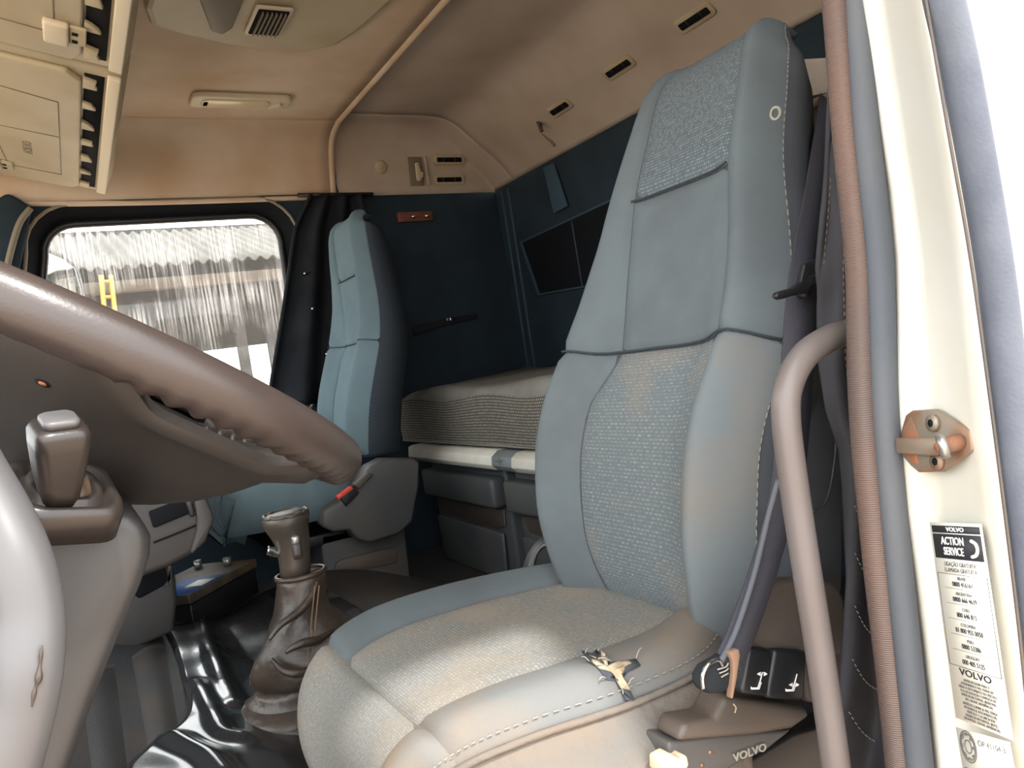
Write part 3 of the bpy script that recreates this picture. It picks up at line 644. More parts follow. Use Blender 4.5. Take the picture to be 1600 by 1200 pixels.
th_ = thing('coat_hook', rear_pt(848, 193), 'bent coat hook pulling the fabric of the back slope', 'hook'); c = ORG[th_.name]
sweep('hook', [c+Vector((-.004, .03, .03)), c+Vector((-.014, .0, .0)), c+Vector((-.02, -.012, -.012)), c+Vector((-.02, -.018, -.03))], .006, 'trim_plastic', th_)
sweep('fabric_tear', [c+Vector((0, .036, .01)), c+Vector((.018, .03, -.025)), c+Vector((.04, .012, -.065))], .003, 'beige_dark', th_)
dm = thing('dome_light', at(376, 150, 'z', ZC), 'narrow cream dome light on the front headliner', 'lamp'); c = ORG[dm.name]
plate('housing', c+Vector((0, 0, -.006)), (1, 0, 0), (0, 1, 0), .255, .085, .022, (0, 0, -.014), 'beige_light', dm, bevel=.004)
plate('lens', c+Vector((-.015, 0, -.016)), (1, 0, 0), (0, 1, 0), .175, .055, .018, (0, 0, -.008), 'lens', dm, bevel=.004)
plate('switch', c+Vector((-.092, 0, -.018)), (1, 0, 0), (0, 1, 0), .014, .032, .004, (0, 0, -.006), 'beige_dark', dm)
plate('reading_switch', c+Vector((.088, .006, -.018)), (.7, .7, 0), (-.7, .7, 0), .014, .04, .006, (0, 0, -.008), 'beige_light', dm)
hp = thing('roof_hatch', (.45, 1.3, ZC), 'moulded beige roof hatch panel on the front headliner', 'hatch')
ho = [(.26, 1.0), (.235, 1.60), (.25, 1.665), (.29, 1.69), (.40, 1.73), (.50, 1.752), (.60, 1.735), (.645, 1.70), (.67, 1.62), (.70, 1.45), (.71, 1.0)]
rg = []
for sc_, z_ in ((1.0, -.004), (1.0, -.012), (.985, -.020), (.95, -.024)):
    rg.append([Vector((.47+(a-.47)*sc_, 1.35+(b-1.35)*sc_, ZC+z_)) for a, b in ho])
loft('panel', rg, 'beige_plastic', hp, smooth=False)
prism('handle_recess', [Vector((a, b, ZC-.024)) for a, b in ((.30, 1.45), (.36, 1.64), (.385, 1.655), (.40, 1.62), (.40, 1.45))], (0, 0, -.012), 'beige_dark', hp, bevel=.005)
vc = at(419, 31, 'z', ZC-.028)
gr = thing('grille', vc, 'dark slatted grille in the roof hatch panel', 'grille')
plate('frame', vc, (1, 0, 0), (0, 1, 0), .075, .125, .006, (0, 0, -.006), 'beige_light', gr); plate('opening', vc+Vector((0, 0, -.003)), (1, 0, 0), (0, 1, 0), .062, .110, .004, (0, 0, -.005), 'dark_recess', gr)
for k in range(6): box('slat', vc+Vector((-.022+.009*k, 0, -.010)), (.0028, .10, .008), 'beige_dark', gr, bevel=.0008)

# overhead lockers above the windscreen
D = Vector((-.974, 0, .226))       # along the lid, towards the windscreen
NL = Vector((-.226, 0, -.974))     # lid normal (down)
def overhead(y0, y1, label, latch, lett):
    r = thing('overhead_locker', (.1, (y0+y1)/2, 1.2), label, 'locker', 'overhead lockers'); e = Vector((.165, 0, 1.212)); Y = Vector((0, 1, 0))
    P = lambda a, y, n_=0: e+D*a+Y*y+NL*n_
    prism('body', [P(0, y0), P(.5, y0), Vector((-.35, y0, 1.44)), Vector((.19, y0, 1.44)), Vector((.185, y0, 1.25))], (0, y1-y0, 0), 'beige_plastic', r, bevel=.004)
    prism('rear_rim', [P(0, y0+.01, 0), P(.022, y0+.01, 0), P(.022, y0+.01, .010), P(.0, y0+.01, .012)], (0, y1-y0-.02, 0), 'beige_light', r, bevel=.003)
    # lid
    ld_ = prism('lid', [P(.062, y0+.05, 0), P(.062, y1-.05, 0), P(.075, y1-.02, 0), P(.45, y1-.02, 0), P(.45, y0+.02, 0), P(.085, y0+.02, 0)], NL*.011, 'beige_plastic', r, bevel=.005, bseg=3)
    ya, yb = y0+(y1-y0)*.22, y1-(y1-y0)*.16
    lines = [((.10, ya), (.10, yb)), ((.10, ya), (.24, ya-.03)), ((.10, yb), (.21, yb-.005)), ((.24, ya-.03), (.21, yb-.005)), ((.10, ya+.30*(yb-ya)+.06), (.225, ya+.30*(yb-ya)+.06))]
    for (a, b), (c_, d_) in lines: sweep('embossed_line', [P(a, b, .0115), P(c_, d_, .0115)], .0009, 'beige_dark', ld_, raw=True, seg=5)
    if lett: text('embossed_lettering', 'VOLVO', .026, P(.165, ya+.66*(yb-ya), .0115), (0, -1, 0), -D, 'beige_dark', ld_)
    prism('hinge_channel', [P(.026, y0+.03, 0), P(.058, y0+.03, 0), P(.058, y1-.03, 0), P(.026, y1-.03, 0)], NL*.002, 'dark_recess', r, bevel=0)
    n_ = 7
    for k in range(n_):
        yy = y0+.06+(y1-y0-.12)*k/(n_-1); hh = .03 if k % 2 else .045
        prism('hinge_tooth', [P(.060, yy-hh/2, .002), P(.038+.006*(k % 3), yy-hh*.3, .002), P(.040, yy+hh*.1, .002), P(.036, yy+hh/2, .002), P(.060, yy+hh/2, .002)], NL*.007, 'beige_plastic', r, bevel=.0015)
    la, ly = latch
    lt_ = prism('latch', [P(la, ly-.035, .010), P(la+.035, ly-.035, .010), P(la+.035, ly+.035, .010), P(la, ly+.035, .010)], NL*.012, 'beige_light', r, bevel=.004)
    for k in (-.015, .012): prism('latch_slot', [P(la-.012, ly+k, .011), P(la-.004, ly+k, .011), P(la-.004, ly+k+.010, .011), P(la-.012, ly+k+.010, .011)], NL*.006, 'dark_recess', lt_, bevel=0)
    prism('latch_base', [P(la-.024, ly-.03, .010), P(la, ly-.03, .010), P(la, ly+.03, .010), P(la-.024, ly+.03, .010)], NL*.006, 'beige_plastic', r, bevel=.002)
overhead(1.50, 2.30, 'beige overhead locker nearest the passenger window', (.225, 2.17), True)
overhead(.80, 1.485, 'beige overhead locker cut off by the top left corner', (.08, 1.36), False)

# reading lamp & stray bits on the side wall
rl_ = thing('reading_lamp', at(650, 338, 'y', YP-.02), 'brown reading lamp fitting with two bulbs on navy wall', 'lamp'); c = ORG[rl_.name]
plate('base', c, (1, 0, 0), (0, 0, 1), .125, .032, .005, (0, .02, 0), 'wood', rl_)
for k in (-.02, .03): sweep('bulb', [c+Vector((k, -.004, .0)), c+Vector((k+.014, -.01, -.004))], .005, 'chrome', rl_, raw=True, seg=8)
sc_ = thing('snap_clip', at(702, 499, 'y', YP-.016), 'tiny silver clip on the wall pocket edge', 'clip'); box('clip_body', ORG[sc_.name], (.022, .006, .009), 'chrome', sc_, bevel=.001); box('clip_tab', ORG[sc_.name]+Vector((.005, -.004, 0)), (.006, .004, .012), 'chrome', sc_, bevel=.001)

# ------------------------------------------------------------------ passenger curtain
cu = thing('window_curtain', (.68, 2.34, .5), 'black curtain gathered between passenger window and seat', 'curtain')
def curt(u, v):
    z = 1.20-.66*v
    x0 = interp(v, [0, .15, .5, .85, 1], [.735, .67, .60, .525, .50]); x1 = .90
    x = x0+(x1-x0)*u
    return Vector((x, 2.345+.030*math.sin(u*17+.6*v)*(.6+.4*v)+.03*u, z+(.05*(1-u) if v > .98 else 0)))
grid('drape', curt, 60, 30, 'black_cloth', cu, solid=.004)
sweep('hem', [curt(0, i/24)+Vector((-.002, -.003, 0)) for i in range(25)], .006, 'black_cloth', cu, raw=True, seg=8)
for a, b in ((477, 427), (489, 482), (511, 553)):
    q = at(a, b, 'y', 2.325); sweep('snap_stud', [q, q+Vector((0, .02, 0))], .0045, 'chrome', cu, raw=True, seg=10)
sweep('curtain_rod', [(.70, 2.37, 1.205), (.95, 2.385, 1.205)], .007, 'black_plastic', cu, raw=True, seg=8)

# ------------------------------------------------------------------ driver side curtain, belt, pillar trim, handle
bt = thing('pillar_trim', (.66, .47, .5), 'grey beige belt pillar trim behind driver headrest', 'trim')
slab('trim_shell', [(1214, 94), (1225, 91), (1345, 84), (1355, 330), (1300, 460), (1262, 330), (1232, 180)], .60, .64, 'headliner_rear', bt, bevel=.008, bseg=3)
slab('belt_slot', [(1252, 155), (1268, 149), (1310, 140), (1310, 160), (1272, 168), (1262, 182), (1253, 178)], .594, .605, 'black_plastic', bt, bevel=.002)
slab('belt_guide', [(1262, 158), (1300, 142), (1320, 145), (1318, 158), (1276, 166), (1268, 176), (1260, 172)], .588, .60, 'rust_metal', bt, bevel=.002)
sb = thing('seat_belt', (.45, .45, .35), 'dark grey seat belt hanging beside driver seat', 'seat belt')
bw = [(-.0185, -.0010), (.0185, -.0010), (.0185, .0010), (-.0185, .0010)]
sweep('webbing', [at(1296, 160, 'y', .585), at(1280, 280, 'y', .52), at(1258, 420, 'y', .46), at(1248, 540, 'y', .448), at(1240, 660, 'y', .448), at(1228, 780, 'y', .45)], 0, 'webbing', sb, prof=[(a*.85, b) for a, b in bw], up=(-.25, -1, 0))
sweep('lower_webbing', [at(1236, 700, 'y', .447), at(1215, 810, 'y', .446), at(1190, 900, 'y', .442), at(1160, 985, 'y', .438), at(1138, 1035, 'y', .434)], 0, 'webbing', sb, prof=[(a*.62, b) for a, b in bw], up=(-.45, -.9, 0))
sweep('webbing_edge', [at(1216, 750, 'y', .441), at(1200, 810, 'y', .440), at(1178, 900, 'y', .438), at(1150, 985, 'y', .435), at(1126, 1034, 'y', .432)], .0024, 'rubber', sb, seg=8)
# tongue
slab('tongue', [(1213, 463), (1216, 456), (1240, 449), (1252, 440), (1258, 412), (1274, 404), (1285, 406), (1286, 414), (1270, 417), (1264, 434), (1288, 424), (1290, 436), (1268, 447), (1262, 458), (1240, 462), (1220, 468)], .436, .442, 'black_plastic', sb, bevel=.0015)
q = at(1262, 457, 'y', .438); sweep('stop_button', [q, q+Vector((0, .008, 0))], .0048, 'black_plastic', sb, raw=True, seg=14)
# lower anchor pouch
slab('anchor_sleeve', [(1098, 1078), (1095, 1060), (1105, 1042), (1128, 1030), (1145, 1018), (1150, 1030), (1148, 1068), (1135, 1085), (1112, 1086)], .430, .443, 'black_cloth', sb, bevel=.006, bseg=3)
sweep('anchor_ring', [at(1099, 1076, 'y', .428), at(1098, 1056, 'y', .427), at(1107, 1038, 'y', .427), at(1122, 1031, 'y', .428), at(1128, 1040, 'y', .43)], .0016, 'chrome', sb, seg=8)
slab('anchor_bracket', [(1141, 1020), (1155, 1014), (1157, 1024), (1152, 1060), (1146, 1092), (1143, 1092), (1147, 1050), (1146, 1032)], .426, .432, 'worn', sb, bevel=.001)
for k in range(3): sweep('sleeve_stitch', [at(1121+3*k, 1046+6*k, 'y', .4285), at(1134, 1042+6*k, 'y', .4285), at(1138, 1036+8*k, 'y', .4285)], .0006, 'stitch', sb, seg=5, n=3)
sweep('loose_string', [at(1146, 1100, 'y', .44), at(1150, 1106, 'y', .44), at(1148, 1114, 'y', .44)], .0006, 'foam', sb, seg=5)

dc = thing('door_curtain', (.55, .40, .25), 'black stitched curtain hanging behind the ribbed door trim', 'curtain')
def dcurt(u, v):
    py = 120+v*1100
    l = interp(py, [120, 300, 420, 560, 640, 700, 760, 900, 1000, 1100, 1220], [1298, 1288, 1276, 1280, 1292, 1312, 1318, 1325, 1318, 1310, 1300])
    r = interp(py, [120, 400, 600, 800, 1000, 1220], [1335, 1358, 1362, 1380, 1402, 1425])
    y = .414+.008*math.sin(u*7+v*5)+.005*math.sin(v*26+u*4)
    return at(l+(r-l)*u, py, 'y', y-.02*u)
grid('drape', dcurt, 20, 70, 'charcoal_cloth', dc, solid=.004)
for u0, m_ in ((.08, 'stitch_warm'), (.45, 'stitch_warm'), (.62, 'stitch')):
    V = []; F = []
    for k in range(60):
        v = .03+k*.0105 if u0 < .6 else .25+k*.007
        if v > .68: break
        a = dcurt(u0, v); b_ = dcurt(u0, v+.0055); o_ = Vector((-.001, -.0035, 0)); wv_ = Vector((.0005, 0, 0)); i0 = len(V)
        V += [a-wv_+o_, a+wv_+o_, b_+wv_+o_, b_-wv_+o_]; F.append((i0, i0+1, i0+2, i0+3))
    mk('stitch_row', V, F, m_, dc, False, solid=.0006)
for k in range(5):
    V = []; F = []
    for j in range(16):
        t = j/16; u = .12+.8*t; v = .60+.075*k+.07*t+.01*math.sin(t*5); a = dcurt(u, min(v, .99)); b_ = dcurt(u+.03, min(v+.0026, .99)); o_ = Vector((-.001, -.0035, 0)); wv_ = Vector((0, 0, .0004)); i0 = len(V)
        V += [a-wv_+o_, a+wv_+o_, b_+wv_+o_, b_-wv_+o_]; F.append((i0, i0+1, i0+2, i0+3))
    mk('quilt_stitch', V, F, 'stitch', dc, False, solid=.0006)
sb2 = sweep('seat_back_edge', [at(1307, 660, 'y', .47), at(1304, 720, 'y', .47), at(1292, 780, 'y', .47), at(1270, 800, 'y', .475)], .0012, 'grey_plastic', label='thin grey edge of the seat back plastic behind the grab handle', cat='seat edge', seg=8)  # edge of the seat's rear plastic, drawn as a thin tube
gh = thing('grab_handle', at(1300, 1200, 'y', .365), 'bent grey tubular grab handle beside the driver seat', 'handle')
sweep('tube', [at(1352, 512, 'y', .375), at(1332, 518, 'y', .372), at(1295, 529, 'y', .368), at(1257, 556, 'y', .366), at(1233, 600, 'y', .365), at(1228, 650, 'y', .365), at(1238, 740, 'y', .365), at(1262, 900, 'y', .365), at(1284, 1040, 'y', .365), at(1312, 1240, 'y', .365), at(1340, 1480, 'y', .365)], .0098, 'handle_grey', gh, seg=20, n=10)
sweep('mount_collar', [at(1340, 515, 'y', .3735), at(1356, 511, 'y', .3755)], .0105, 'trim_plastic', gh, raw=True, seg=20)

# striker on pillar
st = thing('door_striker', at(1466, 690, 'y', .275), 'rusty door striker plate bolted to the white pillar', 'striker')
pA = at(1404, 690, 'y', JIN); pB = at(1556, 690, 'y', JOUT); up_ = (at(1440, 500, 'y', .28)-at(1455, 900, 'y', .28)).normalized()
ea = (pB-pA).normalized(); jn = ea.cross(up_).normalized()
if jn.dot(Vector(CAM)-pA) < 0: jn = -jn
jp = pA+jn*-.004
def J(px, py, o=0): return at_plane(px, py, jp+jn*o, jn)
def Jpoly(name, pts, o, d, m, parent, **k): return prism(name, [J(a, b, o) for a, b in pts], jn*d, m, parent, **k)
Jpoly('plate', [(1420, 648), (1430, 641), (1469, 639), (1521, 672), (1525, 704), (1480, 737), (1440, 738), (1428, 728), (1409, 706), (1412, 676)], 0, .0025, 'rust_metal', st, bevel=.0012)
Jpoly('rust_patch', [(1412, 672), (1424, 650), (1432, 672), (1440, 690), (1430, 700), (1436, 725), (1426, 722), (1410, 704)], .0022, .0008, 'rust', st, bevel=.0003)
for a, b in ((1461, 661), (1468, 721)):
    q = J(a, b, .0024); sweep('screw', [q, q+jn*.003], .0052, 'rust_metal', st, raw=True, seg=16); sweep('screw_socket', [q+jn*.0028, q+jn*.0033], .0026, 'dark_recess', st, raw=True, seg=6)
q = J(1492, 694, .003); q2 = J(1470, 698, .014)
sweep('pin', [J(1503, 690, .002), q2], .0048, 'rust', st, raw=True, seg=14)
sweep('pin_head', [J(1480, 696, .012), q2+(q2-q).normalized()*.002], .0072, 'steel', st, raw=True, seg=18); sweep('pin_socket', [q2, q2+(q2-q).normalized()*.0026], .0030, 'rust', st, raw=True, seg=6)
Jpoly('strap_bar', [(1404, 684), (1468, 684), (1476, 692), (1476, 706), (1466, 712), (1406, 708)], .007, .0025, 'steel_worn', st, bevel=.001)

# stickers on pillar
def sticker_frame(TL, TR, BL, o):
    a, b, c = J(*TL, o), J(*TR, o), J(*BL, o); ex = (b-a); W = ex.length; ex = ex.normalized(); d = c-a; ey = -(d-ex*d.dot(ex)); H = ey.length; ey = ey.normalized()
    sh = d.dot(ex)/H
    return a, ex, ey, W, H, sh
tg = thing('service_sticker', J(1510, 980), 'tall white roadside service sticker with phone numbers on pillar', 'sticker')
a0, ex, ey, W, H, sh = sticker_frame((1453, 816), (1534, 819), (1494, 1121), .0004)
if ex.cross(ey).dot(jn) < 0: pass
SK = lambda u, v: a0+ex*(u*W+sh*v*H)-ey*v*H
exs, eys = ex, (ey-ex*sh).normalized()
nS = exs.cross(eys).normalized()
prism('backing', [SK(0, 0), SK(1, 0), SK(1, 1), SK(0, 1)], nS*.0003, 'paper', tg, bevel=0)
def blk(name, u0, v0, u1, v1, m, d=.0005): return prism(name, [SK(u0, v0), SK(u1, v0), SK(u1, v1), SK(u0, v1)], nS*d, m, tg, bevel=0)
blk('black_band', .04, .015, .96, .052, 'ink'); blk('black_panel', .04, .058, .96, .185, 'ink')
def T(s, v, size, m, u=.5, sx=1.0, bold=0, al='CENTER'): return text('lettering', s, size*H, SK(u, v)+nS*.0006, exs, eys, m, tg, .0001, sx=sx, bold=bold*H, align=al)
T('VOLVO', .034, .030, 'white_print', sx=1.35, bold=.0006)
T('ACTION', .095, .056, 'white_print', u=.42, sx=.82, bold=.0008); T('SERVICE', .148, .056, 'white_print', u=.42, sx=.76, bold=.0008)
sweep('phone_icon', [SK(.78, .085)+nS*.0006, SK(.86, .10)+nS*.0006, SK(.88, .13)+nS*.0006, SK(.84, .155)+nS*.0006, SK(.76, .165)+nS*.0006], .0011, 'white_print', tg, seg=6)
T('LIGAÇÃO GRATUITA', .213, .031, 'ink_grey', sx=.82); T('LLAMADA GRATUITA', .243, .031, 'ink_grey', sx=.82)
for u0, v0, u1, v1 in ((.03, .262, .97, .2645), (.03, .728, .97, .7305), (.03, .262, .04, .73), (.96, .262, .97, .73)): blk('table_rule', u0, v0, u1, v1, 'ink_grey')
for k, (cn, no) in enumerate((('BRASIL', '0800 416161'), ('ARGENTINA', '0800 666 4639'), ('CHILE', '800 646 815'), ('COLOMBIA', '01 800 955 0058'), ('PERU', '0800 53386'), ('URUGUAY', '000 405 5125'))):
    v = .283+.0775*k; T(cn, v, .023, 'ink_grey', sx=.95); T(no, v+.030, .034, 'ink', sx=.86)
    if k < 5: blk('table_rule', .14, v+.052, .86, v+.0535, 'ink_grey')
T('VOLVO', .755, .046, 'ink', sx=1.5, bold=.0006)
for k, s in enumerate(('ANTES DE LIGAR PARA O', 'ATENDIMENTO VAS, TENHA EM', 'MÃOS O DOCUMENTO DO VEÍCULO', 'E A LOCALIZAÇÃO COMPLETA DE', 'ONDE SE ENCONTRA. (RODOVIA,', 'KM, CIDADE, REFERÊNCIA).')): T(s, .792+.0185*k, .0175, 'ink_grey', sx=.92)
for k, s in enumerate(('ANTES DE LLAMAR AL VAS, TENGA', 'EN MANOS EL DOCUMENTO DEL', 'VEHÍCULO Y LA UBICACIÓN', 'DÓNDE SE ENCUENTRA. (RUTA,', 'KILÓMETRO, CIUDAD, REFERENCIA).')): T(s, .908+.0185*k, .0175, 'ink_grey', sx=.88)
t2 = thing('tyre_sticker', J(1530, 1170), 'small white sticker with a wheel drawing below service sticker', 'sticker')
a0, ex, ey, W, H, sh = sticker_frame((1494, 1136), (1578, 1160), (1520, 1290), .0004); tg = t2; exs, eys = ex, (ey-ex*sh).normalized(); nS = exs.cross(eys).normalized()
prism('backing', [SK(0, 0), SK(1, 0), SK(1, 1), SK(0, 1)], nS*.0003, 'paper', tg, bevel=0)
for rr in (.19, .16, .08): sweep('wheel_drawing', [SK(.2+.8*rr*math.cos(2*math.pi*i/20), .17+rr*.85*math.sin(2*math.pi*i/20))+nS*.0005 for i in range(20)], .00035, 'ink_grey', tg, closed=True, raw=True, seg=5)
for i in range(8): sweep('wheel_drawing', [SK(.2+.10*math.cos(i*.785), .17+.11*math.sin(i*.785))+nS*.0005, SK(.2+.12*math.cos(i*.785), .17+.13*math.sin(i*.785))+nS*.0005], .0009, 'ink_grey', tg, raw=True, seg=6)
T('OP 41104-3', .10, .085, 'ink_grey', u=.66, sx=1.0); T('X1', .50, .15, 'ink', u=.22); blk('rule', .05, .40, .95, .408, 'ink_grey')
rb = thing('rust_spot', J(1432, 258), 'small rusty chip in the white pillar paint', 'rust spot'); Jpoly('chip', [(1425, 252), (1434, 248), (1438, 258), (1430, 268), (1424, 262)], .0, .0008, 'rust', rb, bevel=0); Jpoly('bare_spot', [(1428, 252), (1433, 250), (1434, 257), (1430, 260)], .0007, .0004, 'white_print', rb, bevel=0)

# ------------------------------------------------------------------ steering wheel
TH = math.radians(33.5); WC = Vector((.02, .665, .66)); WD = Vector((math.cos(TH), 0, -math.sin(TH))); WN = Vector((math.sin(TH), 0, math.cos(TH))); WR = .20
sw = thing('steering_wheel', WC, 'large brown leather steering wheel seen from below', 'steering wheel')
def wp_(a, r, n_): return WC+(WD*math.cos(a)-Vector((0, 1, 0))*math.sin(a))*r+WN*n_
NA = 420; V = []; F = []
for i in range(NA):
    a = 2*math.pi*i/NA
    for j in range(18):
        b = 2*math.pi*j/18; rt = .0155; und = max(0, math.cos(b-math.radians(240)))**2
        grip = .0021*math.sin(a*76)*und*(1 if .25 < abs(((a+math.pi) % (2*math.pi))-math.pi) < 1.5 else .15)
        rr = rt+grip
        V.append(wp_(a, WR+rr*math.cos(b), rr*1.12*math.sin(b)))
for i in range(NA):
    for j in range(18): F.append((i*18+j, i*18+(j+1) % 18, ((i+1) % NA)*18+(j+1) % 18, ((i+1) % NA)*18+j))
mk('rim', V, F, 'wheel_leather', sw)
sp = [math.radians(d) for d in (18, -18, 98, -98)]
def dist(a, b): return abs((a-b+math.pi) % (2*math.pi)-math.pi)
NA = 144; rings = []
for k in range(16):
    r_ = []
    for i in range(NA):
        a = 2*math.pi*i/NA; m_ = max(math.exp(-(dist(a, q)/.30)**4) for q in sp)
        e = .170+.026*m_; n0 = -.026+.022*m_
        pf = [(e, n0), (e-.003, n0-.008), (.160+.02*m_, -.026-.008*(1-m_)), (.150, -.037), (.132, -.053), (.110, -.068), (.082, -.082), (.055, -.092), (.040, -.096), (.035, -.096)]
        if k < 10: q = pf[k]
        else: q = [(.035, -.08), (.06, -.03), (.085, -.012), (.11, -.018), (.135+.02*m_, -.028+.02*m_), (e-.004, n0+.006)][k-10]
        r_.append(wp_(a, q[0], q[1]))
    rings.append(r_)
rings.append(rings[0])
loft('spoke_body', rings, 'wheel_hub', sw, cap=False)
hc = [wp_(2*math.pi*i/40, .09, -.010) for i in range(40)]
loft('horn_pad', [[WC+(p-WC)*s+WN*n_ for p in hc] for s, n_ in ((1, 0), (1, .008), (.9, .014), (.02, .017))], 'wheel_hub', sw)
# bolt hole on the back of the hub
hq = at(67, 598, 'y', .535)
from mathutils.bvhtree import BVHTree
bvh = BVHTree.FromPolygons([p for r_ in rings for p in r_], [(i*NA+j, i*NA+(j+1) % NA, (i+1)*NA+(j+1) % NA, (i+1)*NA+j) for i in range(len(rings)-1) for j in range(NA)])
hit = bvh.ray_cast(Vector(CAM), (hq-Vector(CAM)).normalized())
if hit[0] is not None:
    hn = hit[1] if hit[1].dot(Vector(CAM)-hit[0]) > 0 else -hit[1]
    sweep('bolt_hole', [hit[0]-hn*.001, hit[0]+hn*.0006], .0042, 'dark_recess', sw, raw=True, seg=16); sweep('bolt', [hit[0]-hn*.001, hit[0]+hn*.0009], .0022, 'rust', sw, raw=True, seg=10)
sweep('steering_shaft', [WC-WN*.11, WC-WN*.20, WC-WN*.30], .045, 'dash_plastic', sw, raw=True, seg=24)

# ------------------------------------------------------------------ steering column shroud, lever, left grab rail
sh_ = thing('steering_column', (-.05, .6, .2), 'grey plastic steering column cover beneath the wheel', 'column cover')
slab('shroud', [(-60, 760), (40, 742), (95, 772), (160, 792), (205, 798), (230, 815), (238, 842), (236, 872), (222, 915), (190, 990), (150, 1090), (112, 1200), (60, 1330), (-60, 1330)], .50, .62, 'grey_plastic', sh_, bevel=.022, bseg=5)
def sq_ring(c, ex, ey, w_, h_, r_, k=5): return [Vector(c)+Vector(ex)*a+Vector(ey)*b for a, b in rounded(w_, h_, r_, k)]
bl = thing('parking_brake_lever', at(100, 790, 'y', .52), 'dark brake lever with square rubber collar on column', 'lever')
bc = at(98, 772, 'y', .485); bo = Vector((.35, -.45, .82)).normalized(); be = (Vector((.9, .3, -.2))-bo*Vector((.9, .3, -.2)).dot(bo)).normalized(); bf = bo.cross(be)
loft('collar', [sq_ring(bc+bo*d, be, bf, a, b, .012) for d, a, b in ((-.014, .054, .054), (.0, .054, .054), (.006, .050, .050), (.006, .043, .043), (.001, .040, .040), (.001, .037, .037), (.007, .034, .034), (.007, .028, .028), (-.004, .025, .025))], 'lever_plastic', bl)
loft('boot', [sq_ring(bc+bo*d, be, bf, a, a, .009) for d, a in ((-.005, .029), (.004, .026), (.010, .021))], 'leather_boot', bl)
k0 = at(92, 785, 'y', .475); k1 = at(92, 668, 'y', .455); kd = (k1-k0).normalized(); ke = (Vector((1, .25, 0))-kd*Vector((1, .25, 0)).dot(kd)).normalized(); kf = kd.cross(ke)
Lk = (k1-k0).length
bk = loft('knob', [sq_ring(k0+kd*Lk*t, ke, kf, a, b, .006) for t, a, b in ((0, .017, .017), (.15, .0185, .0185), (.45, .0225, .022), (.8, .0255, .025), (.96, .026, .025), (1.03, .0235, .0225), (1.05, .017, .016))], 'lever_plastic', bl)
kb = Vector(k1)+kd*.0035
loft('button', [sq_ring(kb+kd*d, ke, kf, a, a*.9, .004) for d, a in ((-.001, .017), (.002, .017), (.003, .0145))], 'handle_pale', bk)
gl_ = thing('entry_rail', at(60, 1200, 'y', .40), 'pale grey entry grab rail chipped at the left edge', 'handle')
ep = [at(-90, 650, 'y', .44), at(-45, 735, 'y', .43), at(-2, 810, 'y', .42), at(30, 885, 'y', .41), at(46, 965, 'y', .405), at(44, 1040, 'y', .40), at(32, 1110, 'y', .40), at(8, 1200, 'y', .40), at(-30, 1330, 'y', .40)]
sweep('rail', ep, .0140, 'handle_pale', gl_, seg=24, n=10)
q0 = [at(66, 1008, 'y', .387), at(63, 1035, 'y', .3865), at(60, 1062, 'y', .386), at(54, 1080, 'y', .386), at(50, 1104, 'y', .386)]
sweep('chipped_paint', q0, .0015, 'leather_boot', gl_, seg=6, rfun=lambda t: .0003+.0008*math.sin(math.pi*t)*(1+.6*math.sin(17*t)))
dsn = slab('door_step_panel', [(-80, 900), (30, 930), (25, 1060), (-20, 1220), (-80, 1220)], .50, .56, 'beige_plastic', label='beige lower dash side panel behind the entry rail', cat='panel', bevel=.01)

# ------------------------------------------------------------------ dashboard, console
da = thing('dashboard', (.05, 1.4, .3), 'dark grey dashboard end below the steering wheel', 'dashboard')
slab('dash_body', [(60, 700), (180, 740), (300, 765), (318, 768), (331, 800), (334, 812), (322, 845), (300, 868), (262, 888), (215, 905), (120, 930), (40, 900)], 1.20, 2.2, 'dash_plastic', da, bevel=.010, bseg=3)
slab('end_cap', [(301, 764), (318, 766), (332, 800), (335, 812), (322, 846), (300, 868), (298, 860), (308, 828), (308, 810)], 1.190, 1.30, 'dash_plastic', da, bevel=.004)
slab('display', [(232, 800), (290, 778), (296, 803), (240, 826)], 1.194, 1.21, 'dark_recess', da, bevel=.003)
slab('display_frame', [(286, 776), (298, 770), (306, 806), (298, 809)], 1.192, 1.21, 'grey_plastic', da, bevel=.003)
sweep('panel_gap', [at(240, 848, 'y', 1.198), at(280, 832, 'y', 1.198), at(308, 820, 'y', 1.198)], .0016, 'dark_recess', da, seg=6)
lc = thing('lower_console', (.05, 1.55, .2), 'dark grey lower console with open pocket beside battery', 'console')
slab('console_body', [(60, 920), (215, 905), (268, 880), (275, 905), (277, 940), (272, 988), (200, 1020), (160, 1040), (60, 1080)], 1.50, 1.70, 'dash_plastic', lc, bevel=.008, bseg=3)
slab('pocket', [(222, 895), (258, 882), (263, 905), (255, 916), (218, 936), (210, 930)], 1.494, 1.51, 'dark_recess', lc, bevel=.003)
slab('pocket_lip', [(262, 882), (268, 884), (269, 908), (262, 918), (258, 916), (264, 904)], 1.490, 1.51, 'handle_grey', lc, bevel=.003)

# ------------------------------------------------------------------ battery
bp_ = at_floor(305, 985); bt_ = thing('truck_battery', bp_, 'black battery with blue and yellow label on the floor', 'battery')
bx_ = (at_floor(403, 938)-bp_); bx_.z = 0; bX = bx_.normalized(); bL = bx_.length*1.05; bY = Vector((-bX.y, bX.x, 0)); bz = bp_.z-.004; bh = .078
bo_ = Vector((bp_.x, bp_.y, bz)); bD = .15
BQ = lambda u, v, z: bo_+bX*u*bL+bY*v*bD+Vector((0, 0, z))
prism('case', [BQ(0, 0, 0), BQ(1, 0, 0), BQ(1, 1, 0), BQ(0, 1, 0)], (0, 0, bh*.72), 'black_plastic', bt_, bevel=.003)
prism('cover', [BQ(-.02, -.02, bh*.74), BQ(1.02, -.02, bh*.74), BQ(1.02, 1.02, bh*.74), BQ(-.02, 1.02, bh*.74)], (0, 0, bh*.26), 'battery_top', bt_, bevel=.003)
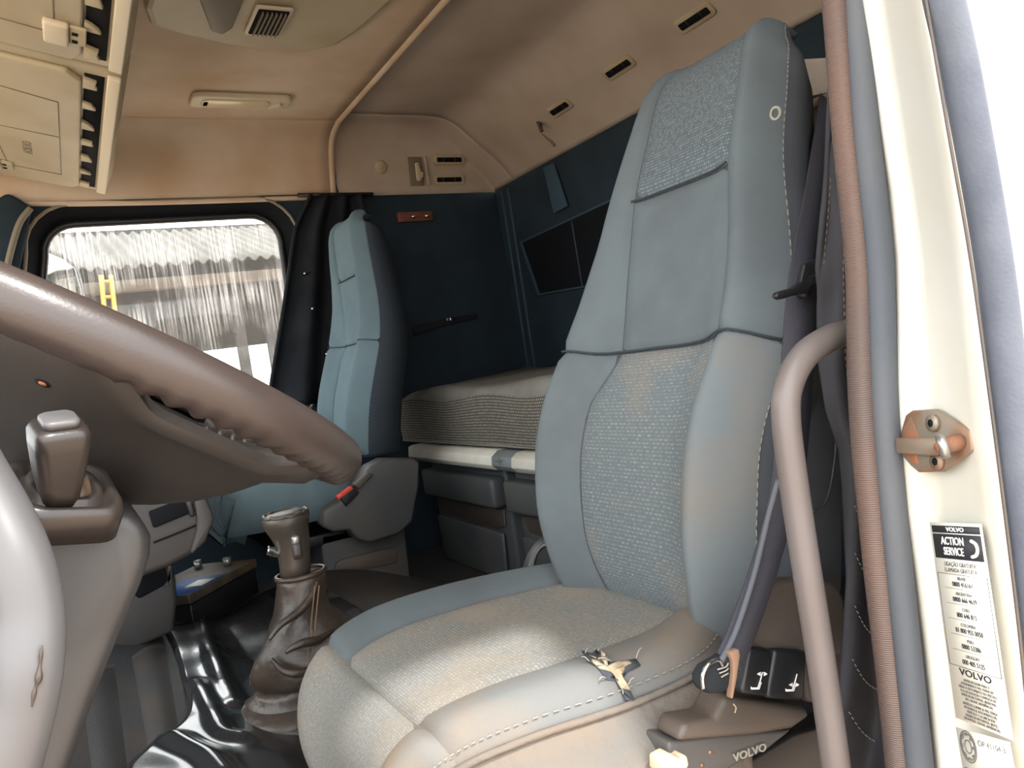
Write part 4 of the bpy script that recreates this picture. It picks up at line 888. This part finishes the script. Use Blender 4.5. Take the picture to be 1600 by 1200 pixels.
for k in range(3): prism('case_rib', [BQ(.02, -.015, bh*(.2+.16*k)), BQ(.98, -.015, bh*(.2+.16*k)), BQ(.98, .02, bh*(.2+.16*k)), BQ(.02, .02, bh*(.2+.16*k))], (0, 0, .004), 'black_plastic', bt_, bevel=.001)
prism('blue_label', [BQ(.0, .0, bh), BQ(.55, .0, bh), BQ(.5, .62, bh), BQ(.0, .62, bh)], (0, 0, .001), 'blue_print', bt_, bevel=0)
prism('yellow_label', [BQ(.0, .64, bh), BQ(.35, .64, bh), BQ(.35, .95, bh), BQ(.0, .95, bh)], (0, 0, .001), 'yellow_print', bt_, bevel=0)
prism('white_mark', [BQ(.22, .05, bh+.001), BQ(.42, .05, bh+.001), BQ(.40, .30, bh+.001), BQ(.22, .30, bh+.001)], (0, 0, .0006), 'white_print', bt_, bevel=0)
q = BQ(.85, .3, bh); sweep('terminal', [q, q+Vector((0, 0, .018))], .009, 'steel', bt_, raw=True, seg=14)
q = BQ(.85, .8, bh); sweep('terminal', [q, q+Vector((0, 0, .018))], .009, 'steel', bt_, raw=True, seg=14)

# ------------------------------------------------------------------ floor vinyl
Lb = catmull([at_floor(a, b, .006) for a, b in ((258, 988), (272, 1020), (286, 1070), (295, 1110), (285, 1140), (245, 1168), (205, 1205), (170, 1260))], 6)
Rb = catmull([at_floor(a, b, .006) for a, b in ((470, 905), (560, 960), (600, 1020), (620, 1080), (640, 1130), (655, 1170), (680, 1220), (700, 1300))], 6)
folds = [([(318, 990), (335, 1040), (352, 1085), (372, 1125)], .016, .012), ([(312, 1085), (335, 1130), (352, 1168), (385, 1178)], .014, .009), ([(280, 1180), (330, 1210), (360, 1240)], .018, .014)]
FP = [([Vector((p.x, p.y)) for p in (Vector(q) for q in catmull([at_floor(a, b) for a, b in pts], 16))], w_, h_) for pts, w_, h_ in folds]
def vinyl(u, v):
    i = v*(len(Lb)-1); k = min(int(i), len(Lb)-2); f_ = i-k
    l = Lb[k]*(1-f_)+Lb[k+1]*f_; r = Rb[k]*(1-f_)+Rb[k+1]*f_
    p = l+(r-l)*u; x, y = p[0], p[1]; h = 0
    q = Vector((x, y))
    for pts, w_, h_ in FP:
        d = min((q-s).length for s in pts); h += h_*math.exp(-(d/w_)**2)
    edge = .004 if u > .01 else 0
    return Vector((x, y, fz(x, y)+.014+edge+h+.0018*math.sin(x*40+y*15)+.0010*math.sin(y*50-x*22)))
grid('floor_vinyl', vinyl, 110, 90, 'vinyl', solid=.003, label='glossy black vinyl floor cover wrinkled over the tunnel', cat='floor cover')
def carpet(u, v):
    py0 = 1000+(1-u)*95; a = at_floor(60+230*u, py0+(1230-py0)*v, .002); h = .010*math.exp(-((u-.75-.15*v)/.1)**2)+.008*math.exp(-((u-.4-.1*v)/.12)**2)
    return Vector((a.x, a.y, fz(a.x, a.y)+.006+h))
grid('foot_mat', carpet, 30, 30, 'floor_rubber', solid=.003, label='matte dark foot mat left of the glossy vinyl', cat='mat')

# ------------------------------------------------------------------ gear lever
GY = 1.10
gp = lambda a, b, y=GY: at(a, b, 'y', y)
gv = thing('gear_lever', gp(470, 1165), 'leather gear lever with creased brown boot', 'gear lever')
def ell(c, ex, ey, a, b, n=28, wr=0, ph=0): return [Vector(c)+Vector(ex)*a*math.cos(2*math.pi*i/n)*(1+wr*math.sin(3*2*math.pi*i/n+ph))+Vector(ey)*b*math.sin(2*math.pi*i/n)*(1+wr*math.sin(4*2*math.pi*i/n+ph*2)) for i in range(n)]
X_, Y_ = Vector((1, 0, 0)), Vector((0, 1, 0))
kp = [(462, 905, .0205), (461, 880, .0215), (458, 850, .023), (452, 832, .027), (447, 818, .0315), (446, 808, .033), (446, 802, .030)]
gk = loft('knob', [ell(gp(a, b), X_, Y_, r, r*1.05) for a, b, r in kp], 'knob_leather', gv)
loft('knob_top', [ell(gp(448, 804), X_, Y_, .026, .026), ell(gp(448, 801), X_, Y_, .022, .022)], 'black_plastic', gk)
sweep('torn_rim', [p+Vector((0, 0, .0015*math.sin(i*2.3))) for i, p in enumerate(ell(gp(446, 803), X_, Y_, .030, .031))], .0028, 'knob_leather', gv, closed=True, raw=True, seg=7)
slab('switch_bezel', [(453, 838), (470, 834), (475, 872), (460, 876)], 1.074, 1.09, 'leather_boot', gk, bevel=.003)
slab('range_switch', [(456, 840), (468, 838), (472, 868), (461, 870)], 1.069, 1.085, 'handle_pale', gk, bevel=.003)
slab('range_switch_tip', [(456, 839), (468, 836), (470, 850), (458, 853)], 1.065, 1.08, 'steel', gk, bevel=.003)
sweep('splitter_lever', [gp(418, 860), gp(424, 861), gp(434, 865), gp(446, 866)], .006, 'chrome', gv, rfun=lambda t: .0065*(1-.45*t), seg=10)
bt2 = [(470, 896, .034, .03, 0), (472, 908, .035, .03, .02), (470, 935, .036, .034, .03), (470, 955, .040, .038, .07), (472, 970, .050, .046, .10), (480, 990, .066, .058, .12), (484, 1008, .076, .066, .12), (484, 1026, .078, .068, .11), (476, 1042, .070, .062, .09), (468, 1054, .058, .054, .07), (466, 1062, .048, .048, .04), (462, 1070, .056, .056, .03), (460, 1084, .064, .064, .02), (462, 1096, .068, .068, 0)]
loft('leather_boot', [ell(gp(a, b), X_, Y_, r1, r2, 40, wr, i*.55) for i, (a, b, r1, r2, wr) in enumerate(bt2)], 'leather_boot', gv)
sweep('boot_collar', ell(gp(470, 896), X_, Y_, .034, .030, 24), .0035, 'leather_boot', gv, closed=True, raw=True, seg=8)
lb2 = [(462, 1078, .058), (456, 1092, .074), (454, 1104, .080), (456, 1112, .078), (456, 1116, .084), (456, 1130, .088), (456, 1146, .086), (456, 1150, .090), (456, 1160, .090), (458, 1166, .084)]
loft('rubber_gaiter', [ell(gp(a, b), X_, Y_, r, r, 40, .01, i*.5) for i, (a, b, r) in enumerate(lb2)], 'leather_boot', gv)
loft('torn_foam_base', [ell(gp(468, 1166), X_, Y_, .082, .08, 40, .03), ell(gp(470, 1178), X_, Y_, .088, .086, 40, .05, 1), ell(gp(470, 1200), X_, Y_, .08, .08, 40, .03, 2)], 'foam', gv)
for pts_, r_ in (([(424, 1030, 1.045), (440, 1046, 1.036), (462, 1052, 1.032), (490, 1046, 1.034), (520, 1030, 1.042), (540, 1012, 1.06)], .0065), ([(420, 1000, 1.05), (440, 975, 1.052), (468, 955, 1.058), (488, 930, 1.066), (496, 908, 1.072)], .006), ([(446, 1020, 1.034), (470, 1006, 1.03), (496, 1000, 1.034), (520, 985, 1.045)], .006)):
    sweep('leather_fold', [gp(a, b, y_) for a, b, y_ in pts_], r_, 'leather_boot', gv, rfun=lambda t, r_=r_: r_*(.35+.65*math.sin(math.pi*min(max(t, .04), .96))), seg=10)
V = []; F = []
for k in range(34):
    py0 = 915+k*4.0; a = gp(496-.10*(py0-900), py0, GY-.040-.00018*max(0, py0-930)); 
    for dx_ in (-.003, .003):
        b0 = len(V); V += [a+Vector((dx_-.0006, 0, 0)), a+Vector((dx_+.0006, 0, 0)), a+Vector((dx_+.0006, -.001, -.004)), a+Vector((dx_-.0006, -.001, -.004))]; F.append((b0, b0+1, b0+2, b0+3))
mk('stitching', V, F, 'stitch_warm', gv, False, solid=.0012)

# ------------------------------------------------------------------ tape roll by the passenger door
tr_ = thing('tape_roll', at(392, 734, 'y', 2.34), 'roll of brown tape beyond the passenger cushion', 'tape'); c = ORG[tr_.name]
loft('roll', [[c+Vector((r_*math.cos(2*math.pi*i/28), d_, r_*math.sin(2*math.pi*i/28))) for i in range(28)] for r_, d_ in ((.028, 0), (.055, 0), (.058, .01), (.058, .05), (.028, .05), (.028, 0))], 'brown_tape', tr_, cap=False)
loft('core', [[c+Vector((r_*math.cos(2*math.pi*i/28), d_, r_*math.sin(2*math.pi*i/28))) for i in range(28)] for r_, d_ in ((.022, -.001), (.0285, -.001), (.0285, .05), (.022, .05), (.022, -.001))], 'beige_light', tr_, cap=False)

# ------------------------------------------------------------------ outside
gx = mk('ground', [(-60, -60, -1.25), (60, -60, -1.25), (60, 60, -1.25), (-60, 60, -1.25)], [(0, 1, 2, 3)], 'soil', label='reddish bare soil yard outside the cab', cat='ground', kind='structure')
mr = thing('side_mirror', at(90, 440, 'y', 2.75), 'outside mirror seen through the passenger window', 'mirror')
fo = [(55, 390), (72, 384), (100, 396), (120, 412), (132, 450), (136, 500), (134, 560), (66, 560), (52, 470)]
pm = [at(a, b, 'y', 2.75) for a, b in fo]; cm = sum(pm, Vector())/len(pm)
mh = prism('housing', pm, (0, .10, 0), 'dash_plastic', mr, bevel=.012, bseg=3)
prism('mirror_glass', [cm+(p-cm)*.84+Vector((0, -.004, 0)) for p in pm], (0, .006, 0), 'mirror_face', mh, bevel=.001)
sweep('mirror_arm', [cm+Vector((-.02, .04, -.1)), cm+Vector((-.12, -.1, -.12)), cm+Vector((-.16, -.26, -.12))], .014, 'dash_plastic', mr)
sh2 = thing('open_shed', at(300, 500, 'y', 14), 'open shed with corrugated roof across the yard', 'shed')
e0 = at(280, 411, 'y', 13.0); r0 = at(280, 359, 'y', 18.0)
def roof(u, v):
    x = -9+22*u; y = 13+5*v; return Vector((x, y, e0.z+(r0.z-e0.z)*v+.035*math.sin(x*2*math.pi/.20)))
grid('corrugated_roof', roof, 880, 8, 'roof_sheet', sh2, solid=.02)
box('eave_beam', (2, 13.15, e0.z-.28), (22, .15, .18), 'shed_beam', sh2, bevel=.01)
zb = at(380, 540, 'y', 17.5).z
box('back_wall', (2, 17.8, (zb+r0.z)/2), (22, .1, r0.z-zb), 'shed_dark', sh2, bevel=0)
for a in (128, 372, 420):
    q = at(a, 500, 'y', 13.3); box('post', (q.x, 13.3, (e0.z-.3-1.25)/2), (.16, .16, e0.z-.3+1.25), 'shed_dark', sh2, bevel=.01)
lad = thing('yellow_ladder', at(170, 490, 'y', 12.8), 'yellow ladder hanging from the shed eave', 'ladder')
for a0_, a1_ in (((158, 430), (190, 760)), ((173, 430), (212, 760))): sweep('side_rail', [at(*a0_, 'y', 12.8), at(*a1_, 'y', 12.8)], .035, 'yellow_paint', lad, raw=True, seg=8)
for b in range(440, 760, 24): sweep('rung', [at(158+(b-430)*.097, b, 'y', 12.8), at(173+(b-430)*.118, b, 'y', 12.8)], .028, 'yellow_paint', lad, raw=True, seg=8)
yt = thing('yard_wall', at(400, 590, 'y', 24), 'low dark wall at the far side of the yard', 'wall')
box('wall_block', (6, 24, -.9), (40, .3, 1.6), 'shed_dark', yt, bevel=.01); box('wall_cap', (6, 24, -.08), (40, .4, .06), 'roof_sheet', yt, bevel=.01)
